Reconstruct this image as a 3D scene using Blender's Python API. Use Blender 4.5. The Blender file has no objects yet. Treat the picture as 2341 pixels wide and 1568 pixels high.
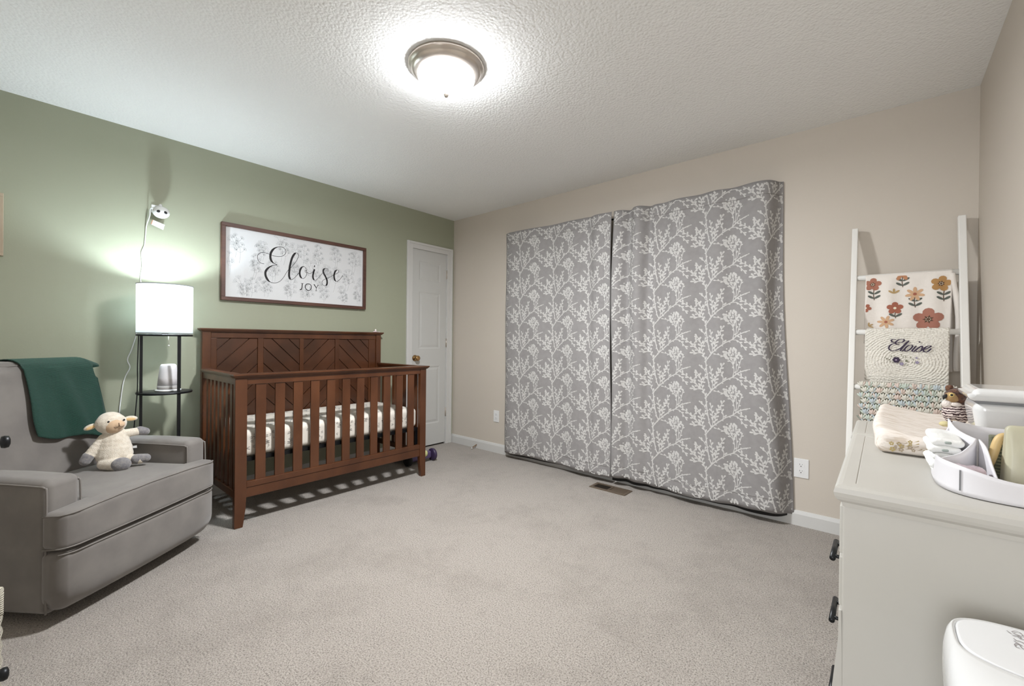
import bpy, math, random
from mathutils import Vector, Matrix, noise
random.seed(7)
C = bpy.context.scene.collection
sc = bpy.context.scene
PI = math.pi

# ------------------------------------------------------------------ camera
FPX = 986.983
cam_d = bpy.data.cameras.new('camera'); cam = bpy.data.objects.new('camera', cam_d); C.objects.link(cam)
yaw, pitch, roll = 2.2808035, -0.0043047, 0.0109462
f_ = Vector((math.cos(yaw)*math.cos(pitch), math.sin(yaw)*math.cos(pitch), math.sin(pitch)))
r_ = f_.cross(Vector((0, 0, 1))).normalized(); u_ = r_.cross(f_)
R_ = r_*math.cos(roll)+u_*math.sin(roll); U_ = -r_*math.sin(roll)+u_*math.cos(roll)
mw = Matrix((R_, U_, -f_)).transposed().to_4x4(); mw.translation = Vector((3.608, -3.19475, 1.12108))
cam.matrix_world = mw
cam_d.sensor_fit = 'HORIZONTAL'; cam_d.sensor_width = 36; cam_d.lens = FPX/2341*36
cam_d.clip_start = .02
sc.camera = cam

# ------------------------------------------------------------------ world, exposure, room lamps and added fill
w = bpy.data.worlds.new('world'); sc.world = w; w.use_nodes = True
w.node_tree.nodes['Background'].inputs[0].default_value = (.8, .85, .9, 1)
w.node_tree.nodes['Background'].inputs[1].default_value = .3
vs = sc.view_settings
vs.view_transform = 'Standard'; vs.look = 'None'; vs.gamma = 1; vs.use_curve_mapping = False
vs.exposure = 1.45
CEIL_POWER = 25      # watts of the ceiling fixture's bulbs
FILL_POWER = 22.0      # fill light added behind the camera, in the invented hall's window
LAMP_POWER = 260.0     # radiance of the floor lamp's bulb
DOME_EMIT = 21.0

# ------------------------------------------------------------------ materials
def lin(h):
    h = h.lstrip('#'); o = []
    for i in (0, 2, 4):
        c = int(h[i:i+2], 16)/255
        o.append(c/12.92 if c <= .04045 else ((c+.055)/1.055)**2.4)
    return (*o, 1)
MATS = {}
def mat(name, col, rough=.6, metal=0, var=None, vscale=5, vdet=3, bump=0, bscale=50, bdet=3, bdist=.01, stretch=None,
        sheen=0, sub=0, spec=.5, emit=None, estr=0, coat=0, tex='noise', trans=0, vlo=.35, vhi=.65):
    """principled material; var = second colour mixed in by noise, bump = noise relief"""
    if name in MATS: return MATS[name]
    m = bpy.data.materials.new(name); m.use_nodes = True
    nt = m.node_tree; N = nt.nodes; L = nt.links; b = N['Principled BSDF']
    b.inputs['Base Color'].default_value = lin(col); b.inputs['Roughness'].default_value = rough
    b.inputs['Metallic'].default_value = metal; b.inputs['Specular IOR Level'].default_value = spec
    if sheen: b.inputs['Sheen Weight'].default_value = sheen; b.inputs['Sheen Roughness'].default_value = .5
    if coat: b.inputs['Coat Weight'].default_value = coat
    if sub:
        b.inputs['Subsurface Weight'].default_value = sub; b.inputs['Subsurface Radius'].default_value = (.01, .01, .01)
    if trans: b.inputs['Transmission Weight'].default_value = trans
    if emit: b.inputs['Emission Color'].default_value = lin(emit); b.inputs['Emission Strength'].default_value = estr
    tc = N.new('ShaderNodeTexCoord'); mp = N.new('ShaderNodeMapping'); L.new(tc.outputs['Object'], mp.inputs[0])
    if stretch: mp.inputs['Scale'].default_value = stretch
    if var:
        n = N.new('ShaderNodeTexNoise'); n.inputs['Scale'].default_value = vscale; n.inputs['Detail'].default_value = vdet
        L.new(mp.outputs[0], n.inputs['Vector'])
        r = N.new('ShaderNodeValToRGB'); r.color_ramp.elements[0].color = lin(col); r.color_ramp.elements[1].color = lin(var)
        r.color_ramp.elements[0].position = vlo; r.color_ramp.elements[1].position = vhi
        L.new(n.outputs['Fac'], r.inputs[0]); L.new(r.outputs[0], b.inputs['Base Color'])
    if bump:
        if tex == 'voronoi':
            n = N.new('ShaderNodeTexVoronoi'); n.inputs['Scale'].default_value = bscale; o = n.outputs['Distance']
        elif tex == 'wave':
            n = N.new('ShaderNodeTexWave'); n.inputs['Scale'].default_value = bscale; n.inputs['Distortion'].default_value = 1.5
            n.bands_direction = 'Z'; o = n.outputs['Fac']
        else:
            n = N.new('ShaderNodeTexNoise'); n.inputs['Scale'].default_value = bscale; n.inputs['Detail'].default_value = bdet; o = n.outputs['Fac']
        L.new(mp.outputs[0], n.inputs['Vector'])
        bp = N.new('ShaderNodeBump'); bp.inputs['Strength'].default_value = bump; bp.inputs['Distance'].default_value = bdist
        L.new(o, bp.inputs['Height']); L.new(bp.outputs[0], b.inputs['Normal'])
    MATS[name] = m
    return m

green = mat('sage green wall paint', '#9da08b', .6, bump=.12, bscale=160, bdist=.002)
beige = mat('beige wall paint', '#cbc2b6', .6, bump=.15, bscale=140, bdist=.002)
white_trim = mat('white trim paint', '#cfcecb', .4)
door_white = mat('white door paint', '#c6c6c3', .42)
black_metal = mat('black metal', '#17181a', .4, metal=.4)
nickel = mat('brushed nickel', '#d2c9c0', .28, metal=.9)
brass = mat('polished brass', '#c09a6a', .15, metal=1)
wood = mat('espresso wood', '#5b351d', .34, var='#472611', vscale=3, vdet=6, stretch=(2, 2, 1), coat=.15, bump=.05, bscale=90)
wood_d = mat('espresso wood panel', '#512e19', .36, var='#3d210f', vscale=4, vdet=6, coat=.15)
sign_wood = mat('walnut frame', '#5e3d30', .5, var='#4a2e25', vscale=14, vdet=5, stretch=(1, .2, 1))
black_ink = mat('black ink', '#1c191b', .7)
grey_ink = mat('pale grey ink', '#a6a9ab', .8)
paper = mat('white sign board', '#d9dadb', .6)
velvet = mat('grey upholstery', '#7b7671', .8, var='#706b67', vscale=9, vdet=4, sheen=.35, bump=.12, bscale=600, bdist=.001)
piping = mat('grey piping', '#7c7772', .8)
teal = mat('teal knit', '#1b5041', .95, var='#17463a', vscale=220, vdet=3, bump=.9, bscale=110, bdist=.004, tex='wave', sheen=.08)
plush = mat('cream plush', '#eee5d6', .95, var='#dfd3c1', vscale=60, sheen=.5, bump=.8, bscale=330, bdist=.004)
plush_face = mat('tan plush face', '#d3b595', .9, sheen=.4, bump=.2, bscale=400, bdist=.002)
plush_ear = mat('pale apricot plush', '#e3c08b', .9, sheen=.4)
plush_grey = mat('grey plush', '#8d8a88', .95, var='#77757a', vscale=90, sheen=.5, bump=.6, bscale=330, bdist=.003)
stitch = mat('brown thread', '#3a2820', .8)
white_plastic = mat('white plastic', '#e4e4e3', .25)
white_gloss = mat('glossy white plastic', '#dddddc', .12, coat=.5)
grey_line = mat('grey seam', '#77787a', .6)
shade_frame = mat('grey shade rim', '#8f9090', .6)
dresser_white = mat('painted white wood', '#bebbb4', .45, var='#b9b6ae', vscale=3)
curtain_mat = mat('grey curtain cloth', '#959291', .8, var='#8f8c8b', vscale=30, bump=.25, bscale=500, bdist=.001)
curtain_print = mat('white willow print', '#c9c7c4', .8)
lining = mat('black blackout lining', '#1c1b1b', .8)
hem_mat = mat('curtain seam thread', '#7d7976', .8)

def carpet_mat():
    m = mat('beige carpet', '#a39b92', .95)
    nt = m.node_tree; N = nt.nodes; L = nt.links; b = N['Principled BSDF']
    tc = N.new('ShaderNodeTexCoord')
    def nz(s, d, rough=.6):
        n = N.new('ShaderNodeTexNoise'); n.inputs['Scale'].default_value = s; n.inputs['Detail'].default_value = d
        n.inputs['Roughness'].default_value = rough; L.new(tc.outputs['Object'], n.inputs['Vector']); return n
    n1, n2, n3 = nz(170, 2, .7), nz(2.6, 4), nz(14, 3)
    r = N.new('ShaderNodeValToRGB'); L.new(n1.outputs['Fac'], r.inputs[0])
    e = r.color_ramp.elements; e[0].position = .33; e[0].color = lin('#7c756d'); e[1].position = .62; e[1].color = lin('#beb6ad')
    k = e.new(.47); k.color = lin('#a9a097')
    mx = N.new('ShaderNodeMix'); mx.data_type = 'RGBA'; mx.blend_type = 'MULTIPLY'; mx.inputs[0].default_value = 1
    r2 = N.new('ShaderNodeValToRGB'); r2.color_ramp.elements[0].color = (.86, .855, .85, 1); r2.color_ramp.elements[1].color = (1, 1, 1, 1)
    r2.color_ramp.elements[0].position = .3; r2.color_ramp.elements[1].position = .55
    mm = N.new('ShaderNodeMath'); mm.operation = 'ADD'; L.new(n2.outputs['Fac'], mm.inputs[0])
    m3 = N.new('ShaderNodeMath'); m3.operation = 'MULTIPLY_ADD'; m3.inputs[1].default_value = .5; m3.inputs[2].default_value = -.25
    L.new(n3.outputs['Fac'], m3.inputs[0]); L.new(m3.outputs[0], mm.inputs[1]); L.new(mm.outputs[0], r2.inputs[0])
    L.new(r.outputs[0], mx.inputs[6]); L.new(r2.outputs[0], mx.inputs[7]); L.new(mx.outputs[2], b.inputs['Base Color'])
    bp = N.new('ShaderNodeBump'); bp.inputs['Strength'].default_value = .9; bp.inputs['Distance'].default_value = .012
    L.new(n1.outputs['Fac'], bp.inputs['Height']); L.new(bp.outputs[0], b.inputs['Normal'])
    b.inputs['Specular IOR Level'].default_value = .1; b.inputs['Sheen Weight'].default_value = .2
    return m
carpet = carpet_mat()
def popcorn_mat():
    m = mat('popcorn ceiling', '#f0f0ee', .95)
    nt = m.node_tree; N = nt.nodes; L = nt.links; b = N['Principled BSDF']
    tc = N.new('ShaderNodeTexCoord')
    v = N.new('ShaderNodeTexVoronoi'); v.inputs['Scale'].default_value = 75; v.inputs['Randomness'].default_value = 1
    n = N.new('ShaderNodeTexNoise'); n.inputs['Scale'].default_value = 95; n.inputs['Detail'].default_value = 3
    L.new(tc.outputs['Object'], v.inputs['Vector']); L.new(tc.outputs['Object'], n.inputs['Vector'])
    a = N.new('ShaderNodeMath'); a.operation = 'SUBTRACT'; L.new(n.outputs['Fac'], a.inputs[0]); L.new(v.outputs['Distance'], a.inputs[1])
    bp = N.new('ShaderNodeBump'); bp.inputs['Strength'].default_value = .5; bp.inputs['Distance'].default_value = .004
    L.new(a.outputs[0], bp.inputs['Height']); L.new(bp.outputs[0], b.inputs['Normal'])
    b.inputs['Specular IOR Level'].default_value = .2
    return m
popcorn = popcorn_mat()
def emit_mat(name, col, s):
    m = bpy.data.materials.new(name); m.use_nodes = True; nt = m.node_tree
    e = nt.nodes.new('ShaderNodeEmission'); e.inputs[0].default_value = lin(col); e.inputs[1].default_value = s
    nt.links.new(e.outputs[0], nt.nodes['Material Output'].inputs[0]); return m
def shade_mat():
    m = bpy.data.materials.new('white lamp shade fabric'); m.use_nodes = True; nt = m.node_tree; N = nt.nodes
    t = N.new('ShaderNodeBsdfTranslucent'); t.inputs[0].default_value = (.75, .77, .77, 1)
    d = N.new('ShaderNodeBsdfDiffuse'); d.inputs[0].default_value = (.8, .82, .82, 1)
    mx = N.new('ShaderNodeMixShader'); mx.inputs[0].default_value = .5
    nt.links.new(d.outputs[0], mx.inputs[1]); nt.links.new(t.outputs[0], mx.inputs[2]); nt.links.new(mx.outputs[0], N['Material Output'].inputs[0])
    return m

# ------------------------------------------------------------------ mesh helpers
class M:
    def __init__(s): s.v = []; s.f = []; s.mi = []; s.sm = []; s.cur = 0; s.T = None; s.smooth = True
    def add(s, vs, fs, smooth=None):
        o = len(s.v); T = s.T
        s.v += [(T @ Vector(p)) if T else Vector(p) for p in vs]
        for f in fs: s.f.append([o+i for i in f]); s.mi.append(s.cur); s.sm.append(s.smooth if smooth is None else smooth)
    def box(s, x0, x1, y0, y1, z0, z1):
        v = [(x, y, z) for z in (z0, z1) for y in (y0, y1) for x in (x0, x1)]
        s.add(v, [(0, 2, 3, 1), (4, 5, 7, 6), (0, 1, 5, 4), (2, 6, 7, 3), (0, 4, 6, 2), (1, 3, 7, 5)], False); return s
    def rbox(s, x0, x1, y0, y1, z0, z1, r=.003, n=2, k=1, fn=None):
        """box with rounded edges; k extra flat divisions; fn deforms (x,y,z)->(x,y,z)"""
        c = ((x0+x1)/2, (y0+y1)/2, (z0+z1)/2); h = (abs(x1-x0)/2, abs(y1-y0)/2, abs(z1-z0)/2)
        r = min(r, *h)
        def axis(hh):
            a = [-(hh-r)-r*math.tan(PI/4*i/n) for i in range(n, 0, -1)]
            b = [-(hh-r)+2*(hh-r)*i/k for i in range(k+1)] if hh-r > 1e-6 else [0]
            return a+b+[-q for q in reversed(a)]
        ax = [axis(q) for q in h]; idx = {}; vs = []; fs = []
        def vert(p):
            key = (round(p[0], 6), round(p[1], 6), round(p[2], 6))
            if key in idx: return idx[key]
            inn = [max(-(h[i]-r), min(h[i]-r, p[i])) for i in range(3)]
            d = Vector([p[i]-inn[i] for i in range(3)]); d = d.normalized()*r if d.length > 1e-9 else d
            q = [c[i]+inn[i]+d[i] for i in range(3)]
            if fn: q = fn(*q)
            idx[key] = len(vs); vs.append(q); return idx[key]
        for a in range(3):
            b, g = (a+1) % 3, (a+2) % 3
            for sg in (-1, 1):
                for i in range(len(ax[b])-1):
                    for j in range(len(ax[g])-1):
                        q = []
                        for (ii, jj) in ((i, j), (i+1, j), (i+1, j+1), (i, j+1)):
                            p = [0, 0, 0]; p[a] = sg*h[a]; p[b] = ax[b][ii]; p[g] = ax[g][jj]; q.append(vert(p))
                        if sg < 0: q.reverse()
                        fs.append(q)
        s.add(vs, fs); return s
    def tube(s, pts, r, n=8, closed=False, flat=None):
        pts = [Vector(p) for p in pts]; m = len(pts); rs = r if isinstance(r, (list, tuple)) else [r]*m
        vs = []; fs = []; up = None
        for i, p in enumerate(pts):
            a = pts[i-1] if (i > 0 or closed) else p; b = pts[(i+1) % m] if (i < m-1 or closed) else p
            t = (b-a); t = t.normalized() if t.length > 1e-9 else Vector((0, 0, 1))
            if up is None: up = Vector((0, 0, 1)) if abs(t.z) < .9 else Vector((1, 0, 0))
            x = t.cross(up)
            x = x.normalized() if x.length > 1e-6 else t.orthogonal().normalized()
            y = x.cross(t).normalized(); up = y
            for j in range(n):
                an = 2*PI*j/n; vs.append(p+(x*math.cos(an)+y*math.sin(an))*rs[i])
        for i in range(m if closed else m-1):
            for j in range(n):
                a = i*n+j; b = i*n+(j+1) % n; c = ((i+1) % m)*n+(j+1) % n; d = ((i+1) % m)*n+j; fs.append((a, b, c, d))
        if not closed: fs.append(list(range(n))[::-1]); fs.append([(m-1)*n+j for j in range(n)])
        s.add(vs, fs); return s
    def lathe(s, c, prof, n=32, sx=1, sy=1, cap=True):
        vs = []; fs = []
        for (r, z) in prof:
            for j in range(n):
                a = 2*PI*j/n; vs.append((c[0]+r*math.cos(a)*sx, c[1]+r*math.sin(a)*sy, c[2]+z))
        for i in range(len(prof)-1):
            for j in range(n):
                a = i*n+j; b = i*n+(j+1) % n; fs.append((a, b, b+n, a+n))
        cap = cap and prof[0] != prof[-1]
        if cap and prof[0][0] > 1e-6: fs.append(list(range(n))[::-1])
        if cap and prof[-1][0] > 1e-6: fs.append([(len(prof)-1)*n+j for j in range(n)])
        s.add(vs, fs); return s
    def grid(s, fn, nu, nv, thick=0):
        P = [[Vector(fn(i/nu, j/nv)) for i in range(nu+1)] for j in range(nv+1)]
        vs = [p for row in P for p in row]; W = nu+1
        fs = [(j*W+i, j*W+i+1, (j+1)*W+i+1, (j+1)*W+i) for j in range(nv) for i in range(nu)]
        if thick:
            nn = []
            for j in range(nv+1):
                for i in range(nu+1):
                    a = P[j][min(i+1, nu)]-P[j][max(i-1, 0)]; b = P[min(j+1, nv)][i]-P[max(j-1, 0)][i]
                    q = a.cross(b); nn.append(q.normalized() if q.length > 1e-12 else Vector((0, 0, 1)))
            o = len(vs); vs = vs+[vs[i]-nn[i]*thick for i in range(o)]
            fs += [tuple(o+i for i in reversed(f)) for f in list(fs)]
            rim = [i for i in range(W)]+[j*W+nu for j in range(1, nv+1)]+[nv*W+i for i in range(nu-1, -1, -1)]+[j*W for j in range(nv-1, 0, -1)]
            for k in range(len(rim)):
                a, b = rim[k], rim[(k+1) % len(rim)]; fs.append((b, a, a+o, b+o))
        s.add(vs, fs); return s
    def ell(s, c, rad, n=16, rot=None, fn=None):
        R = rot.to_matrix() if rot else None; c = Vector(c); vs = []; fs = []; m = n//2+1
        for i in range(m+1):
            th = PI*i/m
            for j in range(n):
                ph = 2*PI*j/n
                p = Vector((rad[0]*math.sin(th)*math.cos(ph), rad[1]*math.sin(th)*math.sin(ph), rad[2]*math.cos(th)))
                if R: p = R @ p
                vs.append(c+p)
        for i in range(m):
            for j in range(n):
                a = i*n+j; b = i*n+(j+1) % n; fs.append((a, a+n, b+n, b))
        s.add(vs, fs); return s
    def blobr(s, pts, S, rings=4):
        n = len(pts); cx = sum(q[0] for q in pts)/n; cy = sum(q[1] for q in pts)/n
        vs = [S(cx, cy)]; fs = []
        for r in range(1, rings+1):
            for q in pts: vs.append(S(cx+(q[0]-cx)*r/rings, cy+(q[1]-cy)*r/rings))
        for i in range(n): fs.append((0, 1+i, 1+(i+1) % n))
        for r in range(rings-1):
            for i in range(n): a = 1+r*n+i; b = 1+r*n+(i+1) % n; fs.append((a, a+n, b+n, b))
        s.add(vs, fs, False); return s
    def prism(s, poly, fn, a, b):
        """poly 2D outline, fn(u,v,h)->3D, from height a to b"""
        n = len(poly); vs = [fn(u, v, a) for u, v in poly]+[fn(u, v, b) for u, v in poly]
        fs = [list(range(n))[::-1], list(range(n, 2*n))]+[(i, (i+1) % n, n+(i+1) % n, n+i) for i in range(n)]
        s.add(vs, fs, False); return s
    def ribbon(s, pts, wd, S, keep=None):
        """flat stroke in surface coordinates; S(u,v)->3D"""
        n = len(pts); L_, R_ = [], []
        for i, p in enumerate(pts):
            a = pts[max(i-1, 0)]; b = pts[min(i+1, n-1)]; dx, dy = b[0]-a[0], b[1]-a[1]; l = math.hypot(dx, dy) or 1
            w_ = wd(i/(n-1), dx/l, dy/l) if callable(wd) else wd
            L_.append((p[0]-dy/l*w_/2, p[1]+dx/l*w_/2)); R_.append((p[0]+dy/l*w_/2, p[1]-dx/l*w_/2))
        for i in range(n-1):
            q = [L_[i], R_[i], R_[i+1], L_[i+1]]
            if keep and not all(keep(*k) for k in q): continue
            s.add([S(*k) for k in q], [(0, 1, 2, 3)], False)
        return s
    def blob(s, pts, S, keep=None):
        if keep and not all(keep(*k) for k in pts): return s
        s.add([S(*k) for k in pts], [list(range(len(pts)))], False); return s

def smooth2(pts, k=6):
    out = []; n = len(pts)
    for i in range(n-1):
        p0, p1, p2, p3 = pts[max(i-1, 0)], pts[i], pts[i+1], pts[min(i+2, n-1)]
        for t in range(k):
            t = t/k
            out.append(tuple(.5*(2*p1[d]+(p2[d]-p0[d])*t+(2*p0[d]-5*p1[d]+4*p2[d]-p3[d])*t*t+(3*p1[d]-p0[d]-3*p2[d]+p3[d])*t**3) for d in range(len(p1))))
    out.append(tuple(pts[-1])); return out

ROOT = {}
def thing(name, label, cat, loc=(0, 0, 0), rotz=0, group=None):
    o = bpy.data.objects.new(name, None); C.objects.link(o); o.empty_display_size = .05
    o.location = loc; o.rotation_euler = (0, 0, rotz)
    o['label'] = label; o['category'] = cat
    if group: o['group'] = group
    ROOT[o] = Matrix.Translation(loc) @ Matrix.Rotation(rotz, 4, 'Z')
    return o
def part(name, m, mats, parent=None, label=None, local=False):
    """links the builder's mesh as ONE object; vertices are given in world space unless local"""
    if not isinstance(mats, (list, tuple)): mats = [mats]
    if parent: T = ROOT[parent]
    else:
        xs = [p.x for p in m.v]; ys = [p.y for p in m.v]; zs = [p.z for p in m.v]
        T = Matrix.Translation(((min(xs)+max(xs))/2, (min(ys)+max(ys))/2, min(zs)))
    inv = T.inverted()
    me = bpy.data.meshes.new(name); me.from_pydata([p if (local and parent) else inv @ p for p in m.v], [], m.f)
    for q in mats: me.materials.append(q)
    me.polygons.foreach_set('material_index', m.mi); me.polygons.foreach_set('use_smooth', m.sm); me.update()
    o = bpy.data.objects.new(name, me); C.objects.link(o)
    if parent: o.parent = parent
    else: o.matrix_world = T
    ROOT[o] = T
    if label: o['label'] = label
    return o
def single(name, m, mats, label, cat, group=None):
    o = part(name, m, mats); o['label'] = label; o['category'] = cat
    if group: o['group'] = group
    return o
def struct(name, m, mats): o = part(name, m, mats); o['kind'] = 'structure'; return o
def dup(root, loc, label):
    r = root.copy(); C.objects.link(r); r.location = loc; r['label'] = label
    for ch in list(root.children):
        c = ch.copy(); C.objects.link(c); c.parent = r
    return r

# ---- hand lettering and print layout, millimetres on the object itself
SIGN_SCRIPT=[
  [(-280.3, 40.6), (-304.8, 43.8), (-321.2, 60.2), (-328.3, 82.0), (-323.8, 103.0), (-307.7, 119.8), (-281.9, 126.0), (-253.4, 121.9), (-219.5, 113.3), (-180.3, 111.1), (-150.5, 119.9), (-130.5, 137.9), (-122.6, 158.9), (-130.9, 178.7), (-151.1, 189.6), (-180.9, 186.5), (-210.3, 169.0), (-229.5, 141.3), (-236.9, 111.6), (-233.8, 81.0), (-219.1, 59.8), (-187.2, 45.0)] ,
  [(-187.2, 45.0), (-218.9, 36.4), (-247.7, 16.8), (-268.0, -11.7), (-271.2, -37.8), (-263.8, -62.7), (-246.9, -86.5), (-222.7, -96.8), (-193.4, -95.2), (-163.9, -77.2), (-139.1, -45.2), (-119.2, -8.2), (-99.0, 23.7), (-73.5, 51.3), (-45.1, 93.1), (-29.6, 128.0), (-28.3, 152.6), (-40.5, 163.1), (-56.1, 153.6), (-74.1, 121.1), (-86.6, 76.3), (-94.0, 32.4), (-97.7, -10.9), (-95.9, -37.4), (-88.1, -52.5), (-77.8, -55.6), (-62.3, -46.8), (-38.9, -19.7), (-18.0, 9.0)] ,
  [(17.3, 62.8), (-0.5, 51.3), (-12.0, 27.9), (-15.3, 2.0), (-9.8, -22.7), (2.1, -35.9), (16.4, -36.0), (30.7, -21.5), (41.3, 5.5), (39.3, 31.0), (31.9, 52.0), (17.3, 62.8)] ,
  [(43.1, 11.2), (30.4, 17.0), (26.7, 27.5), (33.8, 32.1), (43.0, 18.6), (59.5, 9.6), (77.9, 15.6), (96.2, 34.7)] ,
  [(104.3, 50.7), (95.6, 19.8), (91.8, -6.7), (94.9, -28.7), (106.2, -40.4), (119.3, -37.0), (141.7, -11.9), (173.8, 29.7)] ,
  [(105.5, 82.1), (104.4, 76.7), (103.0, 69.8)] ,
  [(217.5, 41.0), (221.2, 58.6), (212.1, 70.7), (196.6, 70.6), (182.0, 59.1), (178.3, 41.6), (186.2, 19.9), (199.2, -1.3), (210.3, -26.6), (212.5, -53.0), (205.6, -70.9), (190.2, -77.1), (172.8, -68.7), (168.0, -50.3), (176.3, -34.3), (195.5, -20.7), (226.5, -5.6), (250.1, 8.7), (271.8, 28.6)] ,
  [(271.8, 28.6), (293.8, 37.2), (311.9, 53.1), (313.8, 68.9), (301.6, 71.1), (285.6, 59.4), (276.5, 38.9), (273.1, 15.3), (277.0, -11.3), (286.4, -25.6), (298.5, -28.9), (314.6, -18.6), (334.9, 3.3), (351.1, 29.5)] ,
]
SIGN_CAPS=[
  [(-4.7, -78.2), (17.5, -77.2)] ,
  [(6.0, -77.7), (4.7, -97.6), (3.4, -112.3), (-0.0, -124.3), (-7.1, -129.7), (-12.5, -127.0)] ,
  [(53.7, -75.9), (67.7, -78.4), (78.1, -89.9), (78.9, -104.6), (73.6, -120.0), (60.8, -129.4), (48.0, -129.1), (35.9, -120.0), (30.4, -105.9), (32.0, -91.0), (41.4, -79.8), (53.7, -75.9)] ,
  [(96.5, -76.5), (109.2, -76.6)] ,
  [(102.1, -77.0), (112.3, -90.1), (121.8, -103.3)] ,
  [(136.6, -77.1), (129.6, -90.2), (121.8, -103.3), (120.8, -115.4), (120.1, -127.0)] ,
  [(130.2, -77.0), (140.4, -77.0)] ,
  [(111.9, -127.1), (128.4, -127.4)] ,
]
EMB=[
  [(-42.4, 91.2), (-50.1, 92.5), (-57.1, 90.1), (-60.1, 85.4), (-57.0, 79.3), (-49.9, 75.3), (-37.7, 74.1), (-25.7, 74.9), (-15.8, 79.0), (-10.4, 85.8), (-12.9, 91.4), (-20.9, 92.7), (-30.9, 89.6), (-39.8, 82.2), (-44.6, 74.0), (-41.7, 68.6), (-35.6, 65.3), (-28.6, 66.8)] ,
  [(-41.7, 72.7), (-55.9, 67.8), (-66.0, 58.1), (-69.4, 47.2), (-66.8, 39.1), (-58.6, 33.1), (-47.4, 32.7), (-37.3, 37.0), (-27.3, 43.9), (-18.4, 52.1), (-5.7, 69.7), (6.9, 84.5)] ,
  [(6.9, 84.5), (-9.6, 60.3), (-21.8, 41.3), (-24.2, 34.6), (-20.2, 32.6), (-13.3, 36.2), (-7.4, 43.0)] ,
  [(15.9, 62.7), (7.2, 61.3), (-2.6, 52.4), (-8.9, 40.3), (-6.8, 33.6), (-1.4, 32.4), (7.4, 37.9), (16.1, 47.4), (20.4, 56.8), (18.9, 61.8), (15.9, 62.7)] ,
  [(34.4, 59.0), (26.8, 47.6), (19.2, 35.5), (23.1, 31.0), (28.9, 34.4), (41.3, 47.9), (54.6, 59.3), (55.8, 48.2), (52.9, 37.6), (46.3, 31.6), (37.6, 30.7), (33.3, 33.2)] ,
  [(62.4, 42.4), (74.6, 48.5), (84.8, 55.3), (86.7, 59.2), (81.0, 60.4), (71.7, 56.3), (62.8, 47.0), (60.0, 37.8), (63.9, 30.7), (72.0, 30.2), (80.4, 36.9), (88.2, 47.5)] ,
  [(43.4, 78.2), (45.7, 78.9), (48.4, 79.9)] ,
]
PAIL=[
  [(-45.7, 88.3), (-43.8, 84.9), (-41.9, 82.4)] ,
  [(-40.7, 88.9), (-36.7, 94.4), (-32.4, 95.4), (-30.2, 89.7), (-30.3, 85.8), (-33.2, 84.0), (-37.1, 85.1), (-40.3, 87.6)] ,
  [(-41.5, 76.6), (-37.3, 80.3), (-34.5, 75.3), (-31.6, 74.6), (-28.2, 77.2)] ,
  [(-37.5, 82.4), (-34.3, 82.9), (-33.4, 76.3)] ,
  [(-41.9, 68.7), (-39.3, 64.4), (-36.0, 65.8), (-32.6, 62.3)] ,
  [(-42.7, 61.3), (-39.4, 57.0), (-35.5, 53.3)] ,
  [(-43.7, 50.4), (-40.1, 55.7), (-38.3, 51.6), (-37.3, 45.4), (-34.4, 45.2)] ,
  [(-43.7, 50.4), (-43.3, 44.3), (-40.0, 43.7)] ,
]
FLOWERS=[  # x,z (mm from 3.70,1.36), radius mm, kind, tilt
  (-142.7,89.6,27.2,35.6,0,0.1),
  (-25.0,141.6,31.0,42.0,1,0.0),
  (-55.3,35.2,20.6,27.7,2,0.0),
  (26.5,27.9,27.9,38.4,3,0.0),
  (122.2,74.9,29.3,41.6,4,0.2),
  (-49.5,-42.2,24.9,33.4,5,0.0),
  (79.2,-104.2,42.8,60.1,6,0.0),
  (-84.0,-114.6,26.3,35.1,3,0.3),
  (-155.0,-136.0,15.9,20.7,2,1.0),
  (-168.5,-37.3,17.7,23.0,5,0.5),
]
STEMS=[
  [(-139.0, 74.7), (-135.4, 5.1)] ,
  [(-24.9, 132.8), (-21.9, 67.1)] ,
  [(58.3, 153.2), (59.6, 125.9)] ,
  [(24.4, 14.9), (28.8, -41.9)] ,
  [(132.9, 55.0), (133.1, -14.7)] ,
  [(-48.3, -56.5), (-46.5, -95.7)] ,
]

def wn(o): md = o.modifiers.new('wn', 'WEIGHTED_NORMAL'); md.keep_sharp = True; return o
def hb(m, *a, r=.003, **k):       # hard wooden board: chamfered, flat shaded
    s = m.smooth; m.smooth = False; m.rbox(*a, r=r, n=1, **k); m.smooth = s; return m

# ================================================================== THE ROOM
W, H, YF = 3.967, 2.44, -3.74
struct('floor', M().box(-.12, W+.12, YF-.12, .12, -.1, 0), carpet)
struct('ceiling', M().box(-.12, W+.12, YF-.12, .12, H, H+.1), popcorn)
m = M(); m.box(-.12, 0, YF, -.585, 0, H); m.box(-.12, 0, -.06, 0, 0, H); m.box(-.12, 0, -.585, -.06, 2.075, H)
struct('wall_left', m, green)
struct('wall_back', M().box(-.12, W+.12, 0, .12, 0, H), beige)
struct('wall_right', M().box(W, W+.12, YF, 0, 0, H), beige)
m = M(); m.box(-.12, 2.98, YF-.12, YF, 0, H); m.box(3.82, W+.12, YF-.12, YF, 0, H); m.box(2.98, 3.82, YF-.12, YF, 2.05, H)
struct('wall_front', m, beige)
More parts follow.
